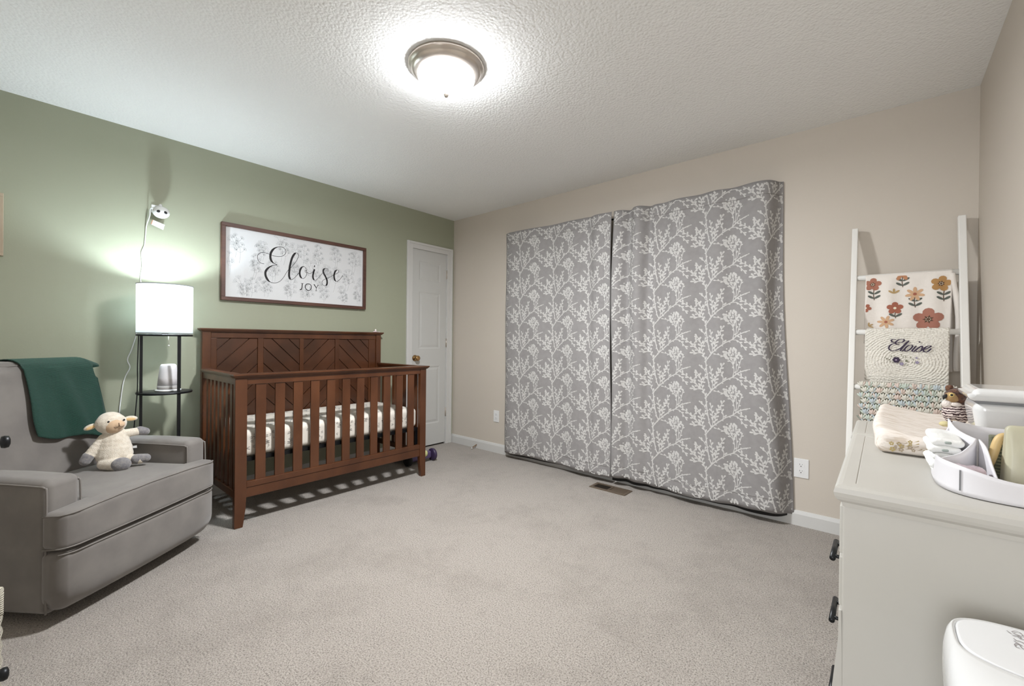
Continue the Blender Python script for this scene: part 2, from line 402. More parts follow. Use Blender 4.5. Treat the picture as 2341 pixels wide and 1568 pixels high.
# unseen doorway, hall and window, added behind the camera to let fill light in
m = M(); hb(m, 2.91, 2.98, YF-.0, YF+.015, 0, 2.12, r=.003); hb(m, 3.82, 3.89, YF, YF+.015, 0, 2.12, r=.003); hb(m, 2.98, 3.82, YF, YF+.015, 2.05, 2.12, r=.003)
m.box(2.98, 2.995, YF-.12, YF, 0, 2.05); m.box(3.805, 3.82, YF-.12, YF, 0, 2.05); m.box(2.995, 3.805, YF-.12, YF, 2.035, 2.05)
struct('trim_3', m, white_trim)
HY = -5.3
m = M(); m.box(2.2, 2.3, HY, YF-.12, 0, H); m.box(4.5, 4.6, HY, YF-.12, 0, H); m.box(2.3, 2.7, HY-.1, HY, 0, H); m.box(4.1, 4.5, HY-.1, HY, 0, H); m.box(2.7, 4.1, HY-.1, HY, 0, .5); m.box(2.7, 4.1, HY-.1, HY, 2.15, H)
m.box(4.087, 4.5, YF-.14, YF-.12, 0, H)
struct('wall_added_hall', m, beige)
struct('trim_4', M().box(2.2, 4.6, HY-.1, YF-.12, -.1, 0), carpet)
struct('trim_5', M().box(2.2, 4.6, HY-.1, YF-.12, H, H+.1), popcorn)
m = M()
for b in ((2.7, 2.75, .5, 2.15), (4.05, 4.1, .5, 2.15), (2.75, 4.05, .5, .55), (2.75, 4.05, 2.1, 2.15), (3.38, 3.42, .55, 2.1), (2.75, 4.05, 1.3, 1.34)): m.box(b[0], b[1], HY-.07, HY-.02, b[2], b[3])
struct('window_added', m, white_trim)
ld = bpy.data.lights.new('added_fill_light', 'AREA'); ld.shape = 'RECTANGLE'; ld.size = 1.3; ld.size_y = 1.55; ld.energy = FILL_POWER; ld.color = (.93, .96, 1)  # added fill, brightens the dresser end and other faces turned this way
lo = bpy.data.objects.new('added_fill_light', ld); C.objects.link(lo); lo.location = (3.4, HY-.01, 1.32); lo.rotation_euler = (PI/2, 0, 0)
def baseboard(name, a, b, nx, ny):
    prof = [(0, 0), (.013, 0), (.013, .07), (.009, .082), (.006, .09), (0, .092)]
    m = M(); vs = []
    for p in (a, b):
        for d, z in prof: vs.append((p[0]+nx*d, p[1]+ny*d, z))
    n = len(prof); m.add(vs, [(i, (i+1) % n, n+(i+1) % n, n+i) for i in range(n)]+[list(range(n))[::-1], list(range(n, 2*n))], False)
    struct(name, m, white_trim)
baseboard('baseboard_back', (0.001, 0), (W-.001, 0), 0, -1)
baseboard('baseboard_left', (0, YF+.001), (0, -.625), 1, 0)
baseboard('baseboard_right', (W, YF+.001), (W, -.015), -1, 0)
baseboard('baseboard_front', (.015, YF), (2.905, YF), 0, 1)

# closet door in the left wall
m = M()
def casing(y0, y1, z0, z1, horiz=False):
    for (a, b, t) in ((0, .022, .018), (.022, .05, .013), (.05, .07, .010)):
        pass
for (y0, y1, z0, z1) in ((-.622, -.552, 0, 2.118), (-.095, -.025, 0, 2.118)):
    hb(m, 0, .012, y0, y1, z0, z1, r=.002)
    yo = y0 if y0 < -.3 else y1-.024
    hb(m, .008, .019, yo, yo+.024, z0, z1, r=.003)
hb(m, 0, .0118, -.5525, -.0945, 2.05, 2.1175, r=.002); hb(m, .008, .0187, -.5985, -.0485, 2.094, 2.1175, r=.003)
m.box(-.06, 0, -.585, -.549, 0, 2.075); m.box(-.06, 0, -.1, -.06, 0, 2.075); m.box(-.06, 0, -.585, -.06, 2.062, 2.075); m.box(-.075, -.045, -.585, -.06, .0, 2.075)
struct('trim_1', m, white_trim)
d = M()
# slab with three recessed and raised panels
panels = [(-.465, -.183, 1.735, 1.936), (-.462, -.183, 1.032, 1.621), (-.462, -.183, .242, .848)]
ys = [-.547, -.462, -.183, -.102]; x0 = -.005
d.box(-.04, x0-.0075, -.547, -.102, .018, 2.056)
def frm(y0, y1, z0, z1): d.box(x0-.008, x0, y0, y1, z0, z1)
frm(-.547, -.462, .018, 2.056); frm(-.183, -.102, .018, 2.056)
zc = [.018, .242, .848, 1.032, 1.621, 1.735, 1.936, 2.056]
for i in range(0, 8, 2): frm(-.462, -.183, zc[i], zc[i+1])
for (a, b, z0, z1) in panels:
    a = -.462
    i = .004; j = .032; vs = []
    for (k, x) in ((0, x0), (.012, x0-.0045), (.018, x0-.0045), (.040, x0-.0005)):
        vs += [(x, a+k, z0+k), (x, b-k, z0+k), (x, b-k, z1-k), (x, a+k, z1-k)]
    fs = []
    for q in range(3):
        for e in range(4): fs.append((q*4+e, q*4+(e+1) % 4, q*4+4+(e+1) % 4, q*4+4+e))
    fs.append((12, 13, 14, 15)); d.add(vs, fs, False)
door = struct('door_1', d, door_white)
k = M(); k.T = Matrix.Translation((0, -.508, .938)) @ Matrix.Rotation(PI/2, 4, 'Y')
k.lathe((0, 0, -.004), [(.0, 0), (.031, 0), (.031, .006), (.014, .010), (.011, .028), (.016, .034), (.026, .042), (.028, .052), (.022, .062), (0, .066)], 24)
part('door_knob', k, brass, door)
for z in (1.835, 1.095, .347):
    h = M(); h.box(-.006, .0, -.1035, -.0955, z-.045, z+.045); h.tube([(.002, -.099, z-.046), (.002, -.099, z+.046)], .006, 8)
    part('hinge', h, nickel, door)
struct('trim_2', M().box(-.06, -.03, -.55, -.1, 0, .012), mat('dark threshold', '#3a332c', .7))

# ------------------------------------------------------------------ ceiling fixture
LX, LY = 2.0, -1.83
t = thing('ceiling_light', 'round flush-mount ceiling light with brushed nickel pan and glowing white glass dome', 'ceiling light', (LX, LY, H-.15))
m = M(); m.lathe((LX, LY, H), [(.0, -.001), (.178, -.001), (.181, -.008), (.178, -.018), (.168, -.022), (.164, -.030), (.156, -.040), (.142, -.047), (.13, -.05), (.0, -.05)], 64)
part('pan', m, nickel, t)
m = M(); pr = [(.136, -.047)]+[(.136*math.cos(a), -.05-.085*math.sin(a)) for a in [PI/2*i/12 for i in range(0, 12)]]+[(0.001, -.135)]
m.lathe((LX, LY, H), pr, 48)
dome = part('glass_dome', m, emit_mat('lit frosted glass', '#f8fbff', DOME_EMIT), t, 'glowing frosted white glass dome')
m = M(); m.lathe((LX, LY, H), [(.0, -.150), (.007, -.149), (.011, -.144), (.014, -.138), (.016, -.133), (0, -.130)], 16)
part('finial', m, nickel, t)
ld = bpy.data.lights.new('ceiling_bulb', 'AREA'); ld.shape = 'DISK'; ld.size = .2; ld.energy = CEIL_POWER; ld.color = (.955, .975, 1)
lo = bpy.data.objects.new('ceiling_bulb', ld); C.objects.link(lo); lo.parent = t; lo.location = (0, 0, -.006)

# ------------------------------------------------------------------ curtains on the back wall
TILE_W, TILE_H = .362, .2475
TW = dict(
A=[(0.0, 0.0), (0.032, 0.096), (0.095, 0.209), (0.063, 0.352), (0.032, 0.585), (0.011, 0.816), (0.0, 1.0)],
B=[(0.095, 0.209), (0.183, 0.34), (0.294, 0.478), (0.357, 0.546), (0.452, 0.618), (0.530, 0.725), (0.625, 0.795), (0.705, 0.835)],
B2=[(0.452, 0.607), (0.532, 0.592), (0.595, 0.5), (0.643, 0.412)],
C1=[(0.452, 0.618), (0.476, 0.773), (0.468, 0.911), (0.421, 1.034), (0.31, 1.168), (0.198, 1.212)],
C2=[(0.5, 0.7), (0.516, 0.902), (0.5, 1.223)], C3=[(0.532, 0.774), (0.571, 0.982), (0.595, 1.114)],
C4=[(0.471, 0.865), (0.437, 1.099), (0.373, 1.247)],
D1=[(0.119, 0.25), (0.127, 0.476), (0.103, 0.708), (0.09, 0.801)], D2=[(0.159, 0.311), (0.175, 0.512), (0.214, 0.709), (0.294, 0.921)],
D3=[(0.294, 0.478), (0.302, 0.602), (0.27, 0.744)],
E1=[(0.0, 0.0), (-0.024, 0.118), (-0.063, 0.228), (-0.135, 0.321), (-0.214, 0.416), (-0.294, 0.545), (-0.421, 0.671)],
E2=[(-0.048, 0.191), (-0.079, 0.379), (-0.1, 0.564), (-0.151, 0.688)], E3=[(-0.063, 0.228), (-0.119, 0.239), (-0.198, 0.242)],
E4=[(-0.087, 0.38), (-0.04, 0.485), (-0.016, 0.594)], E5=[(-0.151, 0.347), (-0.206, 0.494), (-0.167, 0.577)],
G=[(0.0, 0.705), (-0.04, 0.803), (-0.079, 0.856)])
NUB = dict(A=(.04, .6), B=(.05, .6), B2=(.035, .9), C1=(.045, .8), C2=(.1, .8), C3=(.05, .8), C4=(.06, .8), D1=(.026, 1), D2=(.024, 1.05), D3=(.024, 1),
           E1=(.024, 1.05), E2=(.022, 1.1), E3=(.022, 1.1), E4=(.022, 1), E5=(.022, 1.1), G=(.022, .9))
def willow_tile():
    """strokes and buds of one repeat of the willow print, in metres"""
    rib, blobs = [], []; rnd = random.Random(3)
    for kx, pts in TW.items():
        P = smooth2([(x*TILE_W, y*TILE_H) for x, y in pts], 4)
        w0 = .0068 if kx in 'AB' else .0045
        rib.append((P, w0))
        step, size = NUB[kx]; acc = 0; side = 1
        for i in range(1, len(P)):
            dx, dy = P[i][0]-P[i-1][0], P[i][1]-P[i-1][1]; l = math.hypot(dx, dy); acc += l
            if acc > step*.40+.002 or i == len(P)-1:
                acc = 0; side = -side; a = math.atan2(dy, dx)+side*(.6+rnd.uniform(-.25, .25))*(0 if i == len(P)-1 else 1)
                L_ = .0225*size*rnd.uniform(.85, 1.2); wd = .0105*size
                ca, sa = math.cos(a), math.sin(a); bx, by = P[i]
                q = [(0, -wd*.12), (L_*.45, -wd*.42), (L_*.8, -wd*.55), (L_, -wd*.15), (L_*.97, wd*.3), (L_*.7, wd*.5), (L_*.35, wd*.38), (0, wd*.12)]
                blobs.append([(bx+u*ca-v*sa, by+u*sa+v*ca) for u, v in q])
    for _ in range(50):           # the dense flower head
        while True:
            u, v = rnd.uniform(-1, 1), rnd.uniform(-1, 1)
            if u*u+v*v < 1: break
        cx, cy = (.45+u*.15)*TILE_W, (1.23+v*.17)*TILE_H; r = rnd.uniform(.0052, .0095); a0 = rnd.uniform(0, 6)
        blobs.append([(cx+r*math.cos(a0+i*PI/3)*rnd.uniform(.7, 1.1), cy+r*math.sin(a0+i*PI/3)*rnd.uniform(.7, 1.1)) for i in range(6)])
    return rib, blobs
RIB, BLOBS = willow_tile()
def curtain(name, label, x0, wide, Zt, Zb, foldfn, stem_x, edge_fn, group):
    """cloth coordinates: a = metres across, z = height"""
    def S(a, z, off=0):
        x, y = edge_fn(a, z); y -= foldfn(a, z)
        if off:
            e = .004; p = Vector((x, y, z)); xa, ya = edge_fn(a+e, z); ya -= foldfn(a+e, z); xb, yb = edge_fn(a, z+e); yb -= foldfn(a, z+e)
            n = (Vector((xa, ya, z))-p).cross(Vector((xb, yb, z+e))-p).normalized(); p += n*off; return p
        return Vector((x, y, z))
    m = M(); m.grid(lambda u, v: S(u*wide, Zb(u*wide)+v*(Zt-Zb(u*wide))), 130, 64, .0012)
    m.cur = 1
    keep = lambda a, z: .004 < a < wide-.004 and Zb(a)+.006 < z < Zt-.004
    for c in range(-2, 6):
        for r in range(-2, 11):
            ox, oz = stem_x+c*TILE_W, .005+r*TILE_H
            if ox < -TILE_W or ox > wide+TILE_W: continue
            for P, wdt in RIB: m.ribbon([(p[0]+ox, p[1]+oz) for p in P], wdt, lambda a, z: S(a, z, .0009), keep)
            for P in BLOBS: m.blob([(p[0]+ox, p[1]+oz) for p in P], lambda a, z: S(a, z, .0012), keep)
    t = thing(name, label, 'curtain', (x0+wide/2, -.09, .07), group=group)
    h = m; h.cur = 2
    for (z0) in (Zt-.085, ):
        h.ribbon([(wide*i/60, z0) for i in range(1, 60)], .0035, lambda a, z: S(a, z, .0016))
    h.ribbon([(wide*i/60, Zb(wide*i/60)+.085) for i in range(1, 60)], .0025, lambda a, z: S(a, z, .0016))
    part('cloth_panel', m, [curtain_mat, curtain_print, hem_mat], t)
    return t, S
g = lambda x, c, s: math.exp(-((x-c)/s)**2)
def zfac(z): return max(0, min(1, (z-.05)/2.1))
def sst(x): x = max(0, min(1, x)); return x*x*(3-2*x)
def fold_r(a, z):
    t = zfac(z)
    y = .092+.014*g(a, .03, .045)-.046*g(a, .115, .035)*(.45+.55*t)+.020*g(a, .2, .05)-.036*g(a, .275, .032)*(.3+.7*t)+.012*g(a, .5, .12)-.016*g(a, .40, .05)-.014*g(a, .66, .06)
    y += .012*math.sin(a*9+1)*(.5+.5*t)+.006*math.sin(a*23+z*1.5)+.020*g(a, 1.0, .08)-.030*g(a, .84, .06)*(1-.5*t)+(.01+.03*(1-t))*g(z, .5, .6)*g(a, .9, .4)
    y += .005*math.sin(z*5+a*3)+.010*g(a, 1.1, .05)*math.sin(z*4)
    c = 1.02+.025*math.sin(z*3.1+.6)
    y *= 1-.93*sst((a-c)/(1.19-c))
    return y
def edge_r(a, z):
    t = zfac(z); c = 1.02+.025*math.sin(z*3.1+.6); x = 1.992+min(a, c)*(1+.05*(1-t)**1.2)
    if a > c: k = (a-c); x += k*(1-.38*sst(k/.12))*(.95+.30*(1-t))
    x += .008*math.sin(z*3.2)*(1-a)*(1 if a < .3 else 0)
    return x, -.004
def fold_l(a, z):
    t = zfac(z)
    y = .078+.010*math.sin(a*7+.5)+.006*math.sin(a*17+z)+.010*g(a, 1.0, .05)-.012*g(a, .93, .03)+.014*g(a, .15, .12)*t
    return y+.004*math.sin(z*6+a*2)-.02*g(a, 0, .03)+(.012*(1-t))*g(a, 1.0, .4)
def edge_l(a, z):
    t = zfac(z); return .842+a*(1+.008*(1-t))+.012*math.sin(z*2.6+.5)*g(a, 1.12, .25)*(1-t*.5), -.004
CT, SL = curtain('curtain', 'left grey curtain panel with white willow print, nearer the closet door', .842, 1.128, 2.152, lambda a: .046+.010*math.sin(a*5)+.010*a, fold_l, .187, edge_l, 'willow print curtains')
CT2, SR = curtain('curtain', 'right grey curtain panel with white willow print, nearer the blanket ladder', 1.992, 1.19, 2.148, lambda a: .056+.010*math.sin(a*6+1)+.014*a-(.02*max(0, a-1.0)/.19), fold_r, -.04, edge_r, 'willow print curtains')
for T_, S_, wd in ((CT, SL, 1.128), (CT2, SR, 1.19)):
    m = M()
    def back(u, v, S_=S_, wd=wd):
        a = .018+u*(wd-.05); z0 = .037+.011*a; p = S_(a, z0+v*(2.10-z0)); return (p.x+(.012*u if wd < 1.15 else -.010*(1-u)), min(-.006, p.y+.022), p.z)
    m.grid(back, 120, 30, .002); part('blackout_lining', m, lining, T_, 'black lining behind the printed cloth')
m = M(); m.tube([(.87, -.032, 2.11), (3.05, -.032, 2.11)], .008, 10); m.tube([(3.045, -.032, 2.11), (3.045, -.001, 2.11)], .006, 8); m.tube([(.875, -.032, 2.11), (.875, -.001, 2.11)], .006, 8)
single('curtain_rod', m, black_metal, 'dark curtain rod hidden in the pockets of both grey curtains', 'curtain rod')

# ------------------------------------------------------------------ wall outlets, vent, door stop
def outlet(x, z, label, wdt=.072, ht=.116):
    t = thing('wall_outlet', label, 'outlet', (x, 0, z), group='wall outlets')
    m = M(); hb(m, x-wdt/2, x+wdt/2, -.006, 0, z-ht/2, z+ht/2, r=.0025); part('cover_plate', m, white_plastic, t)
    for s in (-1, 1):
        cz = z+s*.0195
        m = M(); pts = [(.0165*math.cos(a), max(-.0125, min(.0125, .0165*math.sin(a)))) for a in [2*PI*i/24 for i in range(24)]]
        m.prism(pts, lambda u, v, h, cz=cz: (x+u, -h, cz+v), .005, .0072)
        sk = part('socket', m, white_plastic, t)
        m = M(); m.box(x-.008, x-.0062, -.0076, -.006, cz+.001, cz+.009); m.box(x+.0048, x+.0064, -.0076, -.006, cz+.002, cz+.008)
        m.prism([(.0028*math.cos(a), .0028*math.sin(a)) for a in [2*PI*i/10 for i in range(10)]], lambda u, v, h, cz=cz: (x+u-.001, -h, cz-.0065+v), .006, .0076)
        part('slot', m, lining, sk)
    return t
outlet(.667, .364, 'white duplex outlet on the beige wall left of the curtains')
outlet(3.233, .355, 'white duplex outlet low on the wall between curtain and dresser', .078, .118)

t = thing('floor_vent', 'brown metal floor register set in the carpet below the curtains', 'floor vent', (2.04, -.203, 0))
vm = mat('brown vent metal', '#7d6f60', .45, metal=.5); vd = mat('dark vent slot', '#221d19', .8)
m = M(); y0, y1, xa, xb = -.268, -.138, 1.895, 2.191
for b in ((xa, xb, y0, y0+.022), (xa, xb, y1-.022, y1), (xa, xa+.022, y0+.022, y1-.022), (xb-.022, xb, y0+.022, y1-.022), (2.036, 2.05, y0+.022, y1-.022)): m.box(*b, 0, .006)
part('frame', m, vm, t)
part('duct_opening', M().box(xa+.02, xb-.02, y0+.02, y1-.02, .0, .0015), vd, t)
for i in range(26):
    x = xa+.03+i*.0094
    if abs(x-2.043) < .012: continue
    m = M(); m.T = Matrix.Translation((x, 0, .0035)) @ Matrix.Rotation(-.6 if x < 2.04 else .6, 4, 'Y'); m.box(-.0032, .0032, y0+.02, y1-.02, -.0005, .0005); part('louver', m, vm, t)

t = thing('door_stop', 'small brass spring door stop on the baseboard beside the closet', 'door stop', (.40, -.02, .03))
m = M(); m.tube([(.398+.0, -.013-.055*i/60, .034-.010*i/60+.0) for i in range(2)], .004); m.tube([(.398+.006*math.cos(i*.9), -.013-.0009*i, .034+.006*math.sin(i*.9)-.0003*i) for i in range(66)], .0016, 5)
part('spring', m, brass, t)
m = M(); m.ell((.398, -.078, .012), (.008, .008, .008), 10); part('tip', m, white_plastic, t)

# ================================================================== SIGN
SZ0 = 1.65; SY0 = -1.65
def P2(p): return (p[0]/1000, p[1]/1000)
t = thing('name_sign', 'wide white wall sign reading Eloise Joy in a brown wooden frame above the crib', 'sign', (0, -1.65, 1.4))
ya, yb, za, zb = -2.215, -1.082, 1.394, 1.952
m = M(); fw = .026
for b in ((ya, yb, za, za+fw), (ya, yb, zb-fw, zb), (ya, ya+fw, za+fw, zb-fw), (yb-fw, yb, za+fw, zb-fw)): hb(m, 0.001, .034, *b, r=.002)
part('frame', m, sign_wood, t)
m = M(); m.box(.001, .016, ya+fw, yb-fw, za+fw, zb-fw)
SS = lambda u, v: (.0172, SY0+u, SZ0+v)
m.cur = 1; rs = random.Random(11)
def sprig(u, v, h, ang, kind):
    """one line-drawn wild flower"""
    base = (u, v); P = [(u+math.sin(ang)*h*t+.012*math.sin(t*4+ang*3), v+h*t) for t in [i/10 for i in range(11)]]
    kp = lambda a, b: ya+fw+.01 < SY0+a < yb-fw-.01 and za+fw+.008 < SZ0+b < zb-fw-.008
    m.ribbon(P, .0013, lambda a, b: (.0163, SY0+a, SZ0+b), kp)
    tips = [(P[-1], ang)]
    for kx in (4, 6, 8):
        for sd in (-1, 1):
            a2 = ang+sd*(.5+rs.random()*.5); l = h*.16*(.7+rs.random()*.6); q = P[kx]
            e = (q[0]+math.sin(a2)*l, q[1]+math.cos(a2)*l); m.ribbon([q, ((q[0]+e[0])/2+sd*.004, (q[1]+e[1])/2-.004), e], .0012, lambda a, b: (.0163, SY0+a, SZ0+b), kp); tips.append((e, a2))
    for (e, a2) in tips:
        n = 3 if kind else 4
        for j in range(n):
            aa = a2+(j-(n-1)/2)*.62; L_ = .027 if kind else .018
            lp = []
            for i in range(9):
                tt = i/8; wv = math.sin(tt*2*PI)*.0045; ll = L_*math.sin(tt*PI)
                lp.append((e[0]+math.sin(aa)*ll+math.cos(aa)*wv, e[1]+math.cos(aa)*ll-math.sin(aa)*wv))
            m.ribbon(lp, .0011, lambda a, b: (.0163, SY0+a, SZ0+b), kp)
for i in range(44):
    row = i % 3; u = -.52+1.04*((i*.618+.13) % 1); v = (-.25, -.1, .05)[row]+rs.uniform(-.03, .03)
    sprig(u, v, rs.uniform(.12, .2), rs.uniform(-.25, .25), i % 2)
m.cur = 2
def brush(lo, hi):
    def f(tt, dx, dy):
        d = max(0, -dy) if True else 0
        return lo+(hi-lo)*max(0, min(1, (abs(dy)-.55)/.4))
    return f
for i, st in enumerate(SIGN_SCRIPT):
    P = smooth2([P2(p) for p in st], 6); n = len(P)
    def wf(tt, dx, dy, i=i):
        base = .0024
        if i == 5: return .008
        dn = -dy if i in (0, 1, 2, 4, 6, 7) else 0
        if i == 6 and tt > .62: dn = 0
        if i == 7 and tt < .22: dn = 0
        return base*1.25+(.0125 if i < 2 else .0108)*max(0, min(1, (dn-.35)/.5))
    m.ribbon(P, wf, SS)
for st, wds in zip(SIGN_CAPS, (.0028, .0068, .0055, .0028, .0066, .0034, .0028, .0028)):
    P = smooth2([P2(p) for p in st], 5) if len(st) > 2 else [P2(p) for p in st]
    m.ribbon(P, wds, SS)
part('sign_board', m, [paper, grey_ink, black_ink], t, 'white board with grey line flowers and black lettering')

# light wooden frame at the left edge of the wall
t = thing('picture_frame', 'small light wood picture frame hung low on the green wall above the glider', 'picture frame', (0, -3.34, 1.55))
fm = mat('pale oak frame', '#b9a993', .5, var='#a8967f', vscale=30, stretch=(1, 1, .2)); m = M()
ya, yb, za, zb = -3.465, -3.219, 1.549, 1.884
for b in ((ya, yb, za, za+.018), (ya, yb, zb-.018, zb), (ya, ya+.018, za+.018, zb-.018), (yb-.018, yb, za+.018, zb-.018)): hb(m, .001, .024, *b, r=.0015)
part('frame', m, fm, t)
part('mat_board', M().box(.001, .01, ya+.018, yb-.018, za+.018, zb-.018), paper, t)

# ================================================================== CRIB
t = thing('crib', 'dark brown wooden crib with slatted sides and chevron panelled headboard', 'crib', (.39, -1.64, 0))
yN, yF = -2.335, -.945; xF = .743; xB = .026
def board(name, parent, mt, *b, r=.003): return part(name, hb(M(), *b, r=r), mt, parent)
for (y0, y1, s) in ((yN, yN+.064, 1), (yF-.058, yF, -1)):
    def taper(x, y, z, y0=y0, y1=y1, s=s):
        if z < .14:
            k = (.14-z)/.14
            if s > 0: y = y0+(y-y0)*(1-.3*k)
            else: y = y1-(y1-y)*(1-.3*k)
        return x, y, z
    m = M(); hb(m, xF-.036, xF, y0, y1, .0, .885, r=.003, k=8, fn=taper); part('leg', m, wood, t)
for (y0, y1) in ((yN, yN+.052), (yF-.048, yF)):
    board('leg', t, wood, xB+.002, xB+.042, y0, y1, 0, 1.168)
def cap(m, x0, x1, y0, y1, z0, z1, ov=.012):
    vs = [(x, y, z0) for x, y in ((x0, y0), (x1, y0), (x1, y1), (x0, y1))]
    vs += [(x, y, z0+.006) for x, y in ((x0-ov*.4, y0-ov*.4), (x1+ov*.4, y0-ov*.4), (x1+ov*.4, y1+ov*.4), (x0-ov*.4, y1+ov*.4))]
    vs += [(x, y, z1-.008) for x, y in ((x0-ov, y0-ov), (x1+ov, y0-ov), (x1+ov, y1+ov), (x0-ov, y1+ov))]
    vs += [(x, y, z1) for x, y in ((x0-ov, y0-ov), (x1+ov, y0-ov), (x1+ov, y1+ov), (x0-ov, y1+ov))]
    fs = [(3, 2, 1, 0), (12, 13, 14, 15)]
    for q in range(3):
        for e in range(4): fs.append((q*4+e, q*4+(e+1) % 4, q*4+4+(e+1) % 4, q*4+4+e))
    m.add(vs, fs, False); return m
# front side
fr = board('front_rail', t, wood, xF-.028, xF-.004, yN+.064, yF-.058, .845, .886)
part('cap', cap(M(), xF-.038, xF+.008, yN-.002, yF+.002, .885, .909, .014), wood, fr)
board('bottom_rail', t, wood, xF-.028, xF-.002, yN+.064, yF-.058, .230, .266)
board('apron', t, wood, xF-.026, xF-.006, yN+.06, yF-.055, .170, .2295)
for i in range(11):
    yc = -2.193+.1106*i
    board('slat', t, wood, xF-.024, xF-.010, yc-.029, yc+.029, .262, .848, r=.002)
# end sides
for y0, y1 in ((yN+.006, yN+.03), (yF-.03, yF-.006)):
    er = board('end_rail', t, wood, xB+.042, xF-.036, y0, y1, .845, .886)
    part('cap', cap(M(), xB+.047, xF-.042, y0-.006, y1+.006, .885, .909, .008), wood, er)
    board('bottom_rail', t, wood, xB+.042, xF-.036, y0, y1, .170, .215)
    for i in range(7):
        xc = xB+.042+(xF-.078-xB)*(i+1)/8
        board('slat', t, wood, xc-.02, xc+.02, y0+.006, y1-.006, .212, .848, r=.002)
# headboard
m = M(); hy0, hy1 = yN+.052, yF-.048; xp = xB+.026
m.box(xB+.006, xp-.012, hy0, hy1, .25, 1.12)
hd = part('headboard', m, wood_d, t)
part('cap', cap(M(), xB+.006, xB+.05, yN-.002, yF+.002, 1.165, 1.188, .014), wood, hd)
board('top_rail', hd, wood, xB+.008, xB+.034, hy0, hy1, 1.122, 1.167)
board('lower_rail', hd, wood, xB+.008, xB+.034, hy0, hy1, .25, .31)
stl = [(hy0, -2.246), (-1.983, -1.944), (-1.676, -1.645), (-1.380, -1.345), (-1.062, hy1)]
for a, b in stl: board('stile', hd, wood, xB+.008, xB+.031, a, b, .31, 1.122, r=.0025)
pz0, pz1 = .31, 1.122
for i in range(4):
    a, b = stl[i][1], stl[i+1][0]; m = M(); sg = 1 if i % 2 == 0 else -1
    # planks cut on the diagonal, with a real groove between neighbours
    pitch = .0865/math.cos(.785); ws = b-a; gap = .006
    k = -6
    while k < 16:
        z_lo = pz0-.5+k*pitch+gap; z_hi = pz0-.5+(k+1)*pitch; k += 1
        # band between two parallel lines z = c + sg*(y-a) (sg>0) or c + (b-y)
        def lim(c): return [(a, c if sg > 0 else c+ws), (b, c+ws if sg > 0 else c)]
        lo, hi = lim(z_lo), lim(z_hi)
        poly = [lo[0], lo[1], hi[1], hi[0]]
        def clip(poly, zc, up):
            out = []
            for q in range(len(poly)):
                p1, p2 = poly[q], poly[(q+1) % len(poly)]; in1 = (p1[1] <= zc) == up or p1[1] == zc; in2 = (p2[1] <= zc) == up or p2[1] == zc
                if in1: out.append(p1)
                if in1 != in2:
                    tt = (zc-p1[1])/(p2[1]-p1[1]); out.append((p1[0]+(p2[0]-p1[0])*tt, zc))
            return out
        poly = clip(poly, pz1, True); poly = clip(poly, pz0, False) if poly else poly
        if len(poly) < 3: continue
        cx = sum(p[0] for p in poly)/len(poly); cz = sum(p[1] for p in poly)/len(poly); n = len(poly)
        vs = [(xp-.0125, u, v) for u, v in poly]+[(xp-.004, u, v) for u, v in poly]+[(xp-.0015, u+(cx-u)*.02, v+(cz-v)*.03) for u, v in poly]
        fs = [list(range(2*n, 3*n))]+[(q, (q+1) % n, n+(q+1) % n, n+q) for q in range(n)]+[(n+q, n+(q+1) % n, 2*n+(q+1) % n, 2*n+q) for q in range(n)]
        m.add(vs, fs, False)
    part('chevron_panel', m, wood_d, hd)
# mattress support
m = M()
for b in ((.075, .095, -2.29, -.99), (.675, .695, -2.29, -.99), (.095, .675, -2.29, -2.27), (.095, .675, -1.01, -.99)): m.box(*b, .375, .400)
for i in range(9): m.tube([(.09, -2.2+.14*i, .392), (.68, -2.2+.14*i, .392)], .003, 6)
for x in (.085, .685):
    for y in (-2.28, -1.0): m.box(x-.004, x+.004, y-.012, y+.012, .24, .40)
part('mattress_support', m, black_metal, t, 'black metal mattress frame')

def sheet_mat():
    m = mat('white patterned sheet', '#dcd5ca', .85, bump=.15, bscale=30, bdist=.006)
    return m
sheet = sheet_mat(); sh_ink = mat('charcoal printed marks', '#54504f', .85); sh_grey = mat('soft grey printed marks', '#8f9399', .85)
t = thing('crib_mattress', 'thick crib mattress in a white sheet printed with grey scribbles inside the crib', 'mattress', (.38, -1.64, .40))
m = M(); m.rbox(.078, .694, -2.285, -.995, .401, .560, r=.035, n=4, k=8, fn=lambda x, y, z: (x, y, z+(.004*noise.noise(Vector((x*6, y*6, 0))) if z > .5 else 0)))
m.cur = 1; rs = random.Random(5)
for _ in range(95):       # short arrow-like dashes on the front face
    y, z, a = rs.uniform(-2.25, -1.04), rs.uniform(.44, .53), rs.uniform(-.5, .5)
    for k in range(2):
        l = rs.uniform(.010, .022); a2 = a+rs.uniform(-.5, .5); z2 = z+k*.009
        m.ribbon([(y-l/2*math.cos(a2), z2-l/2*math.sin(a2)), (y, z2+.001), (y+l/2*math.cos(a2), z2+l/2*math.sin(a2))], .0022, lambda u, v: (.6952, u, v))
m.cur = 2
for _ in range(210):
    x, y, a = rs.uniform(.12, .65), rs.uniform(-2.24, -1.04), rs.uniform(0, PI)
    l = rs.uniform(.015, .05); w_ = rs.uniform(.003, .009)
    m.ribbon([(x-l/2*math.cos(a), y-l/2*math.sin(a)), (x+.006, y), (x+l/2*math.cos(a), y+l/2*math.sin(a))], w_, lambda u, v: (u, v, .5652+.0))
part('mattress', m, [sheet, sh_ink, sh_grey], t)

